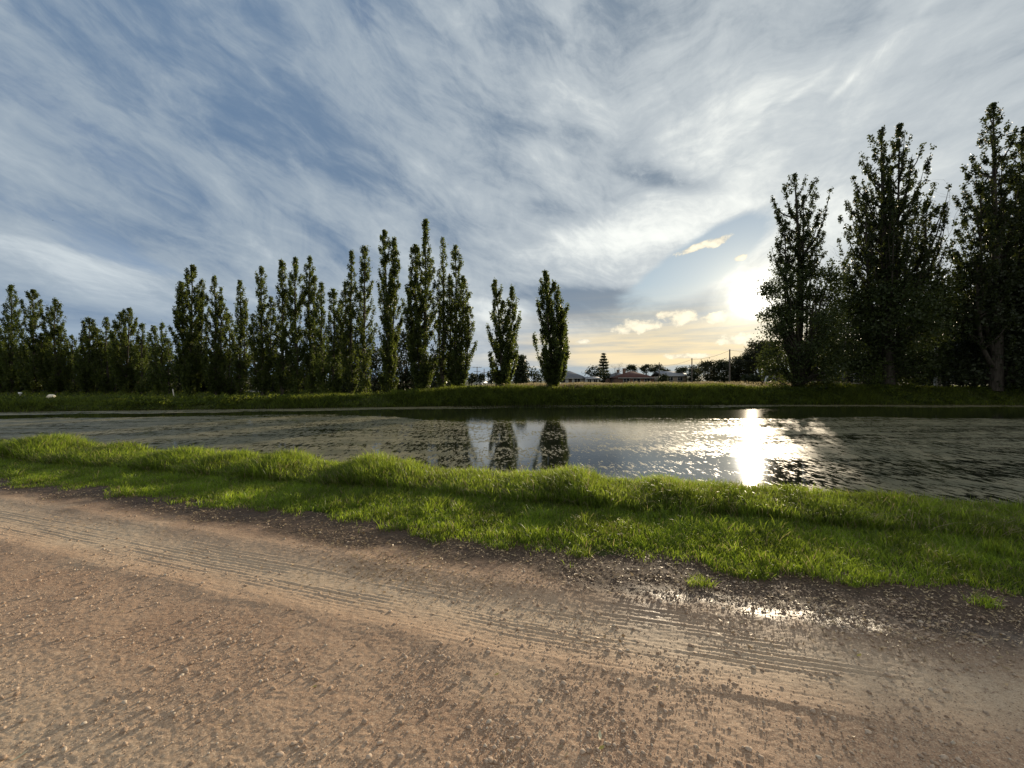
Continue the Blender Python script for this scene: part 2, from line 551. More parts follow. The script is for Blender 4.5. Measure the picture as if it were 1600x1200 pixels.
def build_ground():
    xs = np.concatenate([np.linspace(-3500, -140, 14), np.linspace(-130, -40, 60), np.linspace(-39, -16, 70), np.linspace(-15.8, 9, 230),
                         np.linspace(9.4, 60, 150), np.linspace(62, 130, 40), np.linspace(150, 3500, 14)])
    ys = np.concatenate([np.linspace(-600, -20, 8), np.linspace(-15, 1, 12), np.linspace(1.3, 12, 140), np.linspace(12.2, 25, 50),
                         np.linspace(25.2, 42, 90), np.linspace(43, 130, 60), np.linspace(150, 4500, 24)])
    X, Y = np.meshgrid(xs, ys)
    Z = ground_z(X, Y)
    V = np.stack([X, Y, Z], -1).reshape(-1, 3)
    nx, ny = len(xs), len(ys)
    i = np.arange(ny - 1)[:, None] * nx + np.arange(nx - 1)[None, :]
    F = np.stack([i, i + 1, i + nx + 1, i + nx], -1).reshape(-1)
    m, nt, out = new_mat('ground_turf')
    P = position()
    n1 = noise(P, 1.3, 6, 0.6); n2 = noise(P, 14, 5, 0.65)
    c = mixc(sstep(n1, 0.35, 0.65), (0.030, 0.045, 0.012), (0.055, 0.065, 0.02))
    c = mixc(sstep(n2, 0.45, 0.7) * 0.5, c, (0.06, 0.045, 0.025))
    x, y, z = sep(P)
    c = mixc(1.0 - sstep(z, -0.55, -0.35), c, (0.035, 0.028, 0.018))
    principled(nt, out, c, 0.95, 0.1, bump(n2, 0.6, 0.03))
    o = mesh_obj('ground', V, F, np.full(len(F) // 4, 4), m, smooth=True)
    o['kind'] = 'structure'


def build_water():
    xs = np.concatenate([np.linspace(-75, -20, 30), np.linspace(-18, 12, 40), np.linspace(14, 128, 50)])
    V = []; off = []
    for x in xs:
        V.append((x, near_shore(np.array(x)) + 0.1, WATER_Z)); V.append((x, max(far_shore(np.array(x)) + 1.2, near_shore(np.array(x)) + 0.2), WATER_Z)); off += [V[-1][1] - V[-2][1] - 1.2, -1.2]
    n = len(xs)
    F = []
    for i in range(n - 1): F += [2 * i, 2 * i + 2, 2 * i + 3, 2 * i + 1]
    m, nt, out = new_mat('pond_water')
    P = position(); x, y, z = sep(P)
    # open water
    off_ = attr('offshore')
    wob = noise(comb(x * 0.16, y * 0.10, 0), 1.0, 4, 0.55) - 0.5
    rightish = sstep(x, -14.0, -2.0)
    inner = off_ + wob * 5.0
    openband = sstep(inner, 2.6, 4.2) * (1.0 - sstep(inner, 5.2 + rightish * 5.5, 6.6 + rightish * 6.5))
    # thickness of the floating weed
    heavy = (1.0 - sstep(x + y * 0.10, -3.5, 3.0)) * 0.13 + sstep(x - y * 0.42, 0.6, 4.0) * 0.09
    patch = noise(comb(x * 0.30, y * 0.55, 1.0), 1.0, 5, 0.6)
    streak = noise(comb(x * 0.06, y * 0.75, 2.0), 1.0, 4, 0.6)
    fine = noise(comb(x * 6.5, y * 1.9, 3.0), 1.0, 5, 0.62)
    fine2 = noise(comb(x * 18.0, y * 4.6, 6.0), 1.0, 4, 0.65)
    d = fine * 0.60 + fine2 * 0.52 + patch * 0.30 + streak * 0.30 + heavy * 0.85 - openband * 0.55 - 0.155
    weed = sstep(d, 0.745, 0.785)
    wave = noise(comb(x * 2.2, y * 6.5, 0.0), 1.0, 3, 0.5)
    wv = nt.nodes.new('ShaderNodeTexWave'); wv.bands_direction = 'DIAGONAL'
    wv.inputs['Scale'].default_value = 1.3; wv.inputs['Distortion'].default_value = 2.5; wv.inputs['Detail'].default_value = 2
    nt.links.new(comb(x * 0.5, y * 1.2, 0).s, wv.inputs['Vector'])
    h = wave * 0.6 + S(wv.outputs['Fac']) * 0.4 * openband
    wnrm = bump(h, 0.14, 0.02)
    wat = principled(nt, None, (0.014, 0.016, 0.010), 0.05, 0.5, wnrm)
    wat.inputs['IOR'].default_value = 1.33
    ncol = noise(comb(x * 0.8, y * 1.1, 5.0), 1.0, 5, 0.6)
    wc = mixc(sstep(ncol, 0.3, 0.7), (0.10, 0.094, 0.045), (0.24, 0.21, 0.12))
    wc = mixc(sstep(fine2, 0.4, 0.75) * 0.5, wc, (0.055, 0.060, 0.022))
    wdn = bump(d, 0.6, 0.05)
    wd = principled(nt, None, wc, 0.48, 0.26, wdn)
    mx = nt.nodes.new('ShaderNodeMixShader'); link(nt, weed, mx.inputs[0])
    nt.links.new(wat.outputs[0], mx.inputs[1]); nt.links.new(wd.outputs[0], mx.inputs[2])
    nt.links.new(mx.outputs[0], out.inputs[0])
    o = mesh_obj('water', np.array(V), F, [4] * (n - 1), m, attrs={'offshore': off})
    o['kind'] = 'structure'


# ------------------------------------------------------------------ dirt track
def rut_mask(w):
    """wheel paths, by distance from the verge"""
    return np.exp(-((w + 1.02) / 0.33) ** 2), np.exp(-((w + 2.75) / 0.40) ** 2)


def track_fields(X, Y):
    w = (Y - edge_line(X) * 0.35 - verge(X) * 0.65) * 0.95
    along = X * 0.945 - Y * 0.32
    wob = 0.05 * (fbm(along * 0.7, along * 0 + 2, 31, 3) - 0.5) * 4
    wr = w + wob * 0.35
    w0 = (Y - (3.92 - np.where(X < 0, 0.335, 0.28) * X)) * 0.95
    w0 = w0 + 0.03 * (1 - np.sqrt(1 + X * X * 4)) * 0.15
    wr = w0 + wob * 0.06
    r1, r2 = rut_mask(wr)
    big = fbm(X * 1.1, Y * 1.1, 41, 4) - 0.5
    mid = fbm(X * 5, Y * 5, 45, 4) - 0.5
    fine = fbm(X * 26, Y * 26, 51, 3, 0.6) - 0.5
    # tyre tread ribs run along the track
    br = fbm(along * 0.8, w0 * 4.0, 61, 3)
    rib = np.sin(wr * 2 * math.pi / 0.041 + 0.9 * (fbm(along * 0.8, w0 * 1.5, 63, 2) - 0.5)) + 0.6 * np.sin(wr * 2 * math.pi / 0.067 + 2.0 + 3.0 * (fbm(along * 0.5, w0 * 2.5, 64, 2) - 0.5))
    rib = np.clip(rib, -1.1, 0.9)
    brk = fbm(along * 1.8, w0 * 16.0, 66, 3)
    ribm = np.clip((r1 * 1.1 + r2 * 0.25) * ss(br, 0.26, 0.50) * ss(brk, 0.30, 0.58), 0, 1)
    z = 0.05 * big * 0.5 + 0.009 * mid + 0.0042 * fine * (1 - 0.4 * ribm) + 0.0052 * rib * ribm * np.clip(2.6 * fbm(along * 1.3, w0 * 26.0, 68, 3) - 0.65, 0.0, 1.2) + 0.006 * (fbm(X * 62, Y * 62, 57, 2, 0.6) - 0.5)
    z = z - 0.022 * r1 - 0.012 * r2
    z = z + 0.012 * np.exp(-((wr + 1.45) / 0.10) ** 2) * ss(br, 0.3, 0.6) + 0.008 * np.exp(-((wr + 0.62) / 0.10) ** 2)
    # crumbs of loose soil near the verge
    lit = ss(w + 0.30 * (fbm(X * 1.8, Y * 1.8, 71, 4) - 0.5) * 2, -0.62 - 0.35 * ss(X, 0.3, 2.5), -0.22 - 0.15 * ss(X, 0.3, 2.0))
    z = z + lit * (0.018 * (fbm(X * 11, Y * 11, 73, 4, 0.6) - 0.4))
    z = z - 0.12 * ss(w, 0.25, 0.75)
    return z, w, r1, r2, lit, big


def build_track():
    ys = np.concatenate([np.geomspace(1.05, 13.5, 980)])
    ks = np.concatenate([np.linspace(-4.2, -1.72, 150), np.linspace(-1.7, 1.7, 930), np.linspace(1.72, 4.2, 150)])
    Yg, K = np.meshgrid(ys, ks, indexing='ij')
    X = K * (Yg + 0.5); Y = Yg + 0.004 * np.sin(K * 37)
    z, w, r1, r2, lit, big = track_fields(X, Y)
    V = np.stack([X, Y, z], -1).reshape(-1, 3)
    ny, nx = X.shape
    i = np.arange(ny - 1)[:, None] * nx + np.arange(nx - 1)[None, :]
    keep = (w[:-1, :-1] < 0.85)
    F = np.stack([i, i + 1, i + nx + 1, i + nx], -1)[keep]
    # the rest of the track: behind the camera and out to the sides, a coarse sheet a little lower
    a = np.array([(-60, 23.6), (-24, 11.5), (-3, 4.4), (0, 3.4), (10, 0.6), (60, -13.3), (60, -18), (-60, 2)], float)
    base = len(V)
    zz = np.full(len(a), -0.07)
    V = np.concatenate([V, np.column_stack([a, zz])])
    fl = np.concatenate([F.reshape(-1), base + np.array([0, 7, 6, 5, 4, 3, 2, 1])])
    lt = np.concatenate([np.full(len(F), 4), [8]])
    pad = lambda arr, v: np.concatenate([arr.reshape(-1), np.full(len(a), v)])
    pale = np.clip(r1 * 0.9 + r2 * 0.75 + 0.55 * ss(fbm(X * 0.7 + 3, Y * 0.9, 81, 4), 0.5, 0.72), 0, 1)
    wet = np.clip(ss(w, -1.35, -0.8) * (1 - ss(w, -0.55, -0.28)) * ss(X, 0.4, 1.2) * (0.35 + 0.65 * ss(fbm(X * 1.5, Y * 2.5, 85, 4), 0.35, 0.6)), 0, 1)
    m, nt, out = new_mat('packed_dirt')
    P = position()
    fine = noise(P, 140, 5, 0.7); med = noise(P, 24, 6, 0.65); lowf = noise(P, 1.6, 5, 0.6)
    red = mixc(sstep(lowf, 0.35, 0.65), (0.325, 0.196, 0.120), (0.43, 0.278, 0.175))
    gry = mixc(sstep(med, 0.3, 0.7), (0.43, 0.312, 0.203), (0.55, 0.42, 0.287))
    c = mixc(attr('pale'), red, gry)
    c = mixc(sstep(fine, 0.50, 0.66) * 0.75, c, (0.66, 0.52, 0.36))
    c = mixc(sstep(1.0 - fine, 0.52, 0.68) * 0.6, c, (0.13, 0.080, 0.050))
    c = mixc(sstep(1.0 - med, 0.55, 0.75) * 0.18, c, (0.16, 0.10, 0.066))
    soil = mixc(sstep(med, 0.35, 0.65), (0.028, 0.018, 0.011), (0.075, 0.047, 0.030))
    c = mixc(attr('soil') * 0.93, c, soil)
    wetv = attr('wet')
    c = mixc(wetv * 0.45, c, (0.075, 0.055, 0.042))
    rough = 0.86 - wetv * 0.44
    nb = bump(fine, 0.5, 0.005, bump(med, 0.4, 0.010))
    principled(nt, out, c, rough, 0.3, nb)
    o = mesh_obj('dirt_track', V, fl, lt, m, smooth=True,
                 attrs={'soil': pad(lit, 0.0), 'pale': pad(pale, 0.5), 'wet': pad(wet, 0.0)})
    o['kind'] = 'structure'


# ------------------------------------------------------------------ grass and other uncountable cover
def blades(P, H, W, lean, rng, curl=0.5, drift=(0, 0)):
    """grass blades: two quads and a tip each"""
    n = len(P)
    a = rng.uniform(0, 2 * math.pi, n)
    side = np.stack([np.cos(a), np.sin(a), np.zeros(n)], 1)
    b = rng.uniform(0, 2 * math.pi, n)
    bend = np.stack([np.cos(b) + drift[0], np.sin(b) + drift[1], np.zeros(n)], 1)
    bend *= (H * lean * rng.uniform(0.2, 1.2, n))[:, None]
    up = np.zeros((n, 3)); up[:, 2] = H
    w = (side * (W * 0.5)[:, None])
    p1 = P + up * 0.45 + bend * 0.22
    p2 = P + up * 0.80 + bend * 0.62
    p3 = P + up * (1.0 - 0.25 * curl * rng.uniform(0, 1, n))[:, None] + bend * 1.15
    v = np.stack([P - w, P + w, p1 - w * 0.9, p1 + w * 0.9, p2 - w * 0.6, p2 + w * 0.6, p3], 1).reshape(-1, 3)
    k = np.arange(n)[:, None] * 7
    q1 = k + np.array([0, 1, 3, 2]); q2 = k + np.array([2, 3, 5, 4]); t = k + np.array([4, 5, 6])
    fl = np.concatenate([q1.reshape(-1), q2.reshape(-1), t.reshape(-1)])
    lt = np.concatenate([np.full(2 * n, 4), np.full(n, 3)])
    return v, fl, lt


def cat_mesh(parts):
    vs, fs, ls, o = [], [], [], 0
    for v, f, l in parts:
        vs.append(v); fs.append(f + o); ls.append(l); o += len(v)
    return np.concatenate(vs), np.concatenate(fs), np.concatenate(ls)


def build_near_grass():
    rng = np.random.default_rng(5)
    # mown verge
    n = 400000
    X = rng.uniform(-18, 11.5, n)
    e, t = edge_line(X), tall_line(X)
    f = rng.uniform(0, 1, n)
    Y = e - 0.25 + f * (t + 0.25 - e + 0.25)
    wid = (t - e + 0.5)
    keep = rng.uniform(0, 2.2, n) < wid
    d = Y - e
    tuft = fbm(X * 2.6, Y * 2.6, 101, 4)
    keep &= (ss(d + (tuft - 0.5) * 0.95, -0.06, 0.26) > rng.uniform(0, 1, n))
    keep &= (np.abs(X) < 2.0 * Y + 2.5)
    X, Y, d, tuft = X[keep], Y[keep], d[keep], tuft[keep]
    lush = ss(d, 0.0, 0.9)
    clump = fbm(X * 5, Y * 5, 107, 3)
    patch = ss(fbm(X * 0.9, Y * 1.2, 109, 3), 0.35, 0.7)
    H = (0.028 + 0.040 * lush + 0.035 * np.clip(clump - 0.35, 0, 1) + 0.03 * patch) * rng.uniform(0.5, 1.35, len(X))
    H += 0.09 * ss(clump, 0.66, 0.78) * (rng.uniform(0, 1, len(X)) < 0.35)
    W = rng.uniform(0.0035, 0.007, len(X))
    Z = ground_z(X, Y) - 0.004
    zt = track_fields(X, Y)[0]
    Z = np.maximum(Z, np.where(d < 0.3, zt, -9)) - 0.003
    v, fl, lt = blades(np.column_stack([X, Y, Z]), H, W, 0.75, rng)
    o = mesh_obj('grass', v, fl, lt, M['grass'])
    tag(o, 'short mown green grass along the edge of the dirt track', 'grass', kind='stuff')

    # uncut strip on the lip of the bank
    n = 380000
    X = rng.uniform(-20, 12.5, n); t = tall_line(X)
    f = rng.beta(1.1, 1.0, n)
    Y = t + f * 1.45 - 0.08
    keep = np.abs(X) < 2.0 * Y + 2.5
    X, Y, f, t = X[keep], Y[keep], f[keep], t[keep]

    def tx(px): k = (px - PX0) / FOC; return 6.35 * k / (1 + 0.28 * k)
    tus = np.zeros(len(X))
    for (px, a, s) in ((85, 0.30, 0.75), (190, 0.14, 0.5), (300, 0.16, 0.5), (370, 0.14, 0.4), (450, 0.22, 0.42), (585, 0.26, 0.42), (640, 0.1, 0.3), (740, 0.06, 0.4), (820, 0.08, 0.3),
                       (895, 0.22, 0.34), (1050, 0.10, 0.3), (1130, 0.08, 0.3), (1240, 0.06, 0.3), (1420, 0.06, 0.3)):
        tus += a * np.exp(-((X - tx(px)) / s) ** 2)
    clump = fbm(X * 2.4, Y * 2.4, 121, 4)
    Hm = np.interp(X, [-14, -6, 0, 2, 4.2, 8], [0.19, 0.18, 0.165, 0.19, 0.18, 0.19]) * (0.72 + 0.65 * clump) + tus * 0.80
    prof = 0.78 + 0.22 * ss(f, 0.0, 0.4)
    zg = ground_z(X, Y)
    H = np.clip(Hm, 0.08, 1) * 0.88 * prof * rng.uniform(0.42, 1.36, len(X)) + np.clip(-zg, 0, 0.30) * 0.5
    H += rng.uniform(0, 1, len(X)) ** 12 * 0.09
    W = rng.uniform(0.004, 0.0085, len(X)) * (1 + 0.04 * Y)
    v, fl, lt = blades(np.column_stack([X, Y, zg - 0.01]), H, W, 0.45, rng, 0.8, (-0.2, -0.2))
    o = mesh_obj('tall_grass', v, fl, lt, M['tall'])
    tag(o, 'long uncut grass in a lumpy band on the near bank of the pond', 'tall grass', kind='stuff')

    # dead thatch under the blades
    n = 9000
    X = rng.uniform(-17, 8.5, n); t = tall_line(X)
    Y = t + rng.uniform(-0.1, 0.8, n)
    k = np.abs(X) < 2.0 * Y + 2.5
    X, Y = X[k], Y[k]
    v, fl, lt = blades(np.column_stack([X, Y, ground_z(X, Y)]), rng.uniform(0.06, 0.26, len(X)), rng.uniform(0.004, 0.008, len(X)), 1.6, rng, 1.0)
    o = mesh_obj('dry_grass', v, fl, lt, M['reed'])
    tag(o, 'dry straw coloured blades among the long grass of the near bank', 'dry grass', kind='stuff')


def build_far_bank():
    rng = np.random.default_rng(8)
    n = 120000
    X = rng.uniform(-46, 58, n); r = rng.uniform(-0.15, 5.5, n) ** 1.0
    Y = far_shore(X) + r
    lump = fbm(X * 0.55, Y * 0.55, 131, 4)
    big = ss(fbm(X * 0.17 + 5, Y * 0.25, 133, 3), 0.40, 0.66)
    H = (0.18 + 0.65 * np.clip(lump - 0.38, 0, 1) + 0.40 * big) * rng.uniform(0.6, 1.3, n)
    H *= np.where(X < -8, 0.75, 1.0)
    W = rng.uniform(0.02, 0.05, n)
    v, fl, lt = blades(np.column_stack([X, Y, ground_z(X, Y) - 0.02]), H, W, 0.8, rng, 0.9)
    # broad-leaved weeds in lumps on the slope
    n2 = 46000
    X = rng.uniform(-46, 58, n2); r = rng.uniform(0.0, 3.2, n2); Y = far_shore(X) + r
    lump = fbm(X * 0.7 + 9, Y * 0.7, 141, 3)
    k = lump > 0.46
    X, Y, lump = X[k], Y[k], lump[k]
    Z = ground_z(X, Y) + rng.uniform(0.0, 1, len(X)) ** 0.7 * np.clip((lump - 0.42) * 2.4, 0.05, 0.6)
    lv, lf = leaf_quads(np.column_stack([X, Y, Z]), 0.16, rng, 0.4, 0.8)
    V, Fl, Lt = cat_mesh([(v, fl, lt), (lv, lf, np.full(len(lf) // 4, 4))])
    o = mesh_obj('bank_grass', V, Fl, Lt, M['bankgrass'])
    tag(o, 'dark lumpy grass and weeds covering the far bank of the pond', 'bank grass', kind='stuff')
    # seeding dry grass on the flat beyond
    n = 80000
    X = rng.uniform(-6, 34, n); Y = far_shore(X) + rng.uniform(3.0, 16, n)
    dens = ss(fbm(X * 0.22, Y * 0.22, 151, 3), 0.36, 0.60) * ss(X, -4, 6) * (1 - 0.75 * ss(X, 19, 24))
    k = rng.uniform(0, 1, n) < dens
    X, Y = X[k], Y[k]
    H = rng.uniform(0.30, 0.85, len(X)) * (0.65 + 0.6 * fbm(X * 0.5, Y * 0.5, 155, 3))
    v, fl, lt = blades(np.column_stack([X, Y, ground_z(X, Y)]), H, np.full(len(X), 0.022), 0.30, rng, 0.3)
    hp = np.column_stack([X, Y, ground_z(X, Y) + H * 0.93])
    lv, lf = leaf_quads(hp, 0.15, rng, 2.5, 0.35)
    V, Fl, Lt = cat_mesh([(v, fl, lt), (lv, lf, np.full(len(lf) // 4, 4))])
    o = mesh_obj('seeding_grass', V, Fl, Lt, M['reed'])
    tag(o, 'tan seeding grass standing on the flat behind the far bank', 'dry grass', kind='stuff')
    # paddock grass between there and the houses
    n = 50000
    X = rng.uniform(-75, 110, n); Y = far_shore(X) + 4 + rng.uniform(0, 1, n) ** 1.3 * 60
    v, fl, lt = blades(np.column_stack([X, Y, ground_z(X, Y) - 0.02]), rng.uniform(0.15, 0.45, n), rng.uniform(0.05, 0.12, n), 0.8, rng, 0.8)
    o = mesh_obj('paddock_grass', v, fl, lt, M['bankgrass'])
    tag(o, 'rough green grass of the paddock behind the poplar row', 'grass', kind='stuff')


def ico(level=1):
    t = (1 + 5 ** 0.5) / 2
    v = [(-1, t, 0), (1, t, 0), (-1, -t, 0), (1, -t, 0), (0, -1, t), (0, 1, t), (0, -1, -t), (0, 1, -t), (t, 0, -1), (t, 0, 1), (-t, 0, -1), (-t, 0, 1)]
    f = [(0, 11, 5), (0, 5, 1), (0, 1, 7), (0, 7, 10), (0, 10, 11), (1, 5, 9), (5, 11, 4), (11, 10, 2), (10, 7, 6), (7, 1, 8), (3, 9, 4), (3, 4, 2), (3, 2, 6), (3, 6, 8), (3, 8, 9), (4, 9, 5), (2, 4, 11), (6, 2, 10), (8, 6, 7), (9, 8, 1)]
    v = [np.array(p) / np.linalg.norm(p) for p in v]
    for _ in range(level):
        cache, nf = {}, []

        def mid(a, b):
            k = (min(a, b), max(a, b))
            if k not in cache:
                p = v[a] + v[b]; v.append(p / np.linalg.norm(p)); cache[k] = len(v) - 1
            return cache[k]
        for a, b, c in f:
            x, y, z = mid(a, b), mid(b, c), mid(c, a)
            nf += [(a, x, z), (b, y, x), (c, z, y), (x, y, z)]
        f = nf
    return np.array(v), np.array(f)


def stones_mat():
    m, nt, out = new_mat('loose_stone')
    r = island(); P = position()
    n = noise(P, 160, 4, 0.6)
    c = mixc(r, (0.32, 0.225, 0.155), (0.56, 0.44, 0.33))
    c = mixc(sstep(r, 0.93, 0.95), c, (0.52, 0.44, 0.34))
    c = mixc(sstep(n, 0.4, 0.7) * 0.4, c, (0.14, 0.09, 0.06))
    principled(nt, out, c, 0.85, 0.25, bump(n, 0.4, 0.003))
    return m


def build_gravel():
    rng = np.random.default_rng(12)
    mat = stones_mat()
    groups = []
    for (n, lev, lo, hi, pw) in ((7000, 1, 0.0042, 0.0135, 2.6), (46000, 0, 0.0018, 0.0048, 1.5)):
        bv, bf = ico(lev)
        Y = np.exp(rng.uniform(math.log(1.35), math.log(7.5), n * 4)); K = rng.uniform(-1.6, 1.6, n * 4)
        X = K * Y
        # even out: keep in proportion to area, but thin with distance
        z, w, r1, r2, lit, big = track_fields(X, Y)
        cl = fbm(X * 2.2, Y * 2.2, 161, 4)
        k = (w < -0.15) & (rng.uniform(0, 1, n * 4) < (0.25 + 0.95 * ss(cl, 0.38, 0.65)) * (1 - 0.55 * r1) * (0.45 + 0.55 * ss(X, -1.2, 0.3))) & (rng.uniform(0, 1, n * 4) < np.clip((Y / 3.2) ** 1.0, 0.35, 1))
        idx = np.nonzero(k)[0][:n]
        X, Y, z = X[idx], Y[idx], z[idx]
        n = len(X)
        s = lo + (hi - lo) * rng.uniform(0, 1, n) ** pw
        j = 1 + rng.uniform(-0.28, 0.28, (n, len(bv), 1))
        v = bv[None] * j
        sc = rng.uniform(0.7, 1.25, (n, 1, 3)); sc[:, :, 2] *= 0.72
        v = v * sc
        a = rng.uniform(0, 6.283, n); ca, sa = np.cos(a)[:, None], np.sin(a)[:, None]
        v = np.stack([v[..., 0] * ca - v[..., 1] * sa, v[..., 0] * sa + v[..., 1] * ca, v[..., 2]], -1) * s[:, None, None]
        v = v + np.stack([X, Y, z + s * 0.22], -1)[:, None, :]
        fl = (bf[None] + (np.arange(n) * len(bv))[:, None, None]).reshape(-1)
        groups.append((v.reshape(-1, 3), fl, np.full(len(fl) // 3, 3)))
    V, Fl, Lt = cat_mesh(groups)
    o = mesh_obj('gravel', V, Fl, Lt, mat, smooth=False)
    tag(o, 'loose pebbles and crumbs of clay strewn over the dirt track', 'gravel', kind='stuff')


def build_litter():
    rng = np.random.default_rng(14)
    n = 150000
    Y = np.exp(rng.uniform(math.log(1.5), math.log(11), n)); X = rng.uniform(-1.5, 1.5, n) * Y
    z, w, r1, r2, lit, big = track_fields(X, Y)
    cl = fbm(X * 1.9, Y * 1.9, 171, 4)
    dens = lit * (1 - ss(w, 0.15, 0.5)) * (0.25 + ss(cl, 0.35, 0.6)) * 0.75
    dens += 0.16 * np.exp(-((w + 0.75) / 0.35) ** 2) * ss(cl, 0.45, 0.62)
    # the drift of leaves lying across the wheel path
    dens += 1.2 * np.exp(-((w + 0.62) / 0.26) ** 2 - ((X + 1.15) / 0.9) ** 2) * ss(cl, 0.32, 0.55)
    dens += 0.005
    k = rng.uniform(0, 1, n) < dens * np.clip(Y / 4, 0.4, 1.0)
    X, Y, z = X[k], Y[k], z[k]
    n = len(X)
    L = rng.uniform(0.009, 0.036, n); W = L * rng.uniform(0.18, 0.45, n)
    a = rng.normal(0.35, 0.9, n) + math.pi * (rng.uniform(0, 1, n) < 0.5)
    tz = rng.normal(0, 0.22, n)
    d = np.stack([np.cos(a), np.sin(a), tz], 1); s = np.stack([-np.sin(a), np.cos(a), rng.normal(0, 0.45, n)], 1)
    P = np.stack([X, Y, z + 0.004 + np.abs(tz) * L * 0.4], 1)
    up = np.array([0, 0, 1.0])
    c = rng.uniform(0.05, 0.3, n)[:, None] * L[:, None] * up
    v = np.stack([P - d * L[:, None] / 2 + c, P - s * W[:, None] / 2, P + d * L[:, None] / 2 + c * 0.6, P + s * W[:, None] / 2], 1).reshape(-1, 3)
    o = mesh_obj('leaf_litter', v, np.arange(n * 4), np.full(n, 4), M['litter'])
    tag(o, 'brown and tan dead leaves scattered between the track and the grass', 'leaf litter', kind='stuff')


build_ground()
build_water()
build_track()
build_near_grass()
build_far_bank()
build_gravel()
build_litter()
# ------------------------------------------------------------------ trees
def smoothpath(pts, n):
    pts = np.asarray(pts, float)
    t = np.linspace(0, len(pts) - 1, n)
    i = np.clip(np.floor(t).astype(int), 0, len(pts) - 2); f = (t - i)[:, None]
    p0 = pts[np.clip(i - 1, 0, None)]; p1 = pts[i]; p2 = pts[i + 1]; p3 = pts[np.clip(i + 2, None, len(pts) - 1)]
    return 0.5 * (2 * p1 + (p2 - p0) * f + (2 * p0 - 5 * p1 + 4 * p2 - p3) * f ** 2 + (3 * p1 - p0 - 3 * p2 + p3) * f ** 3)


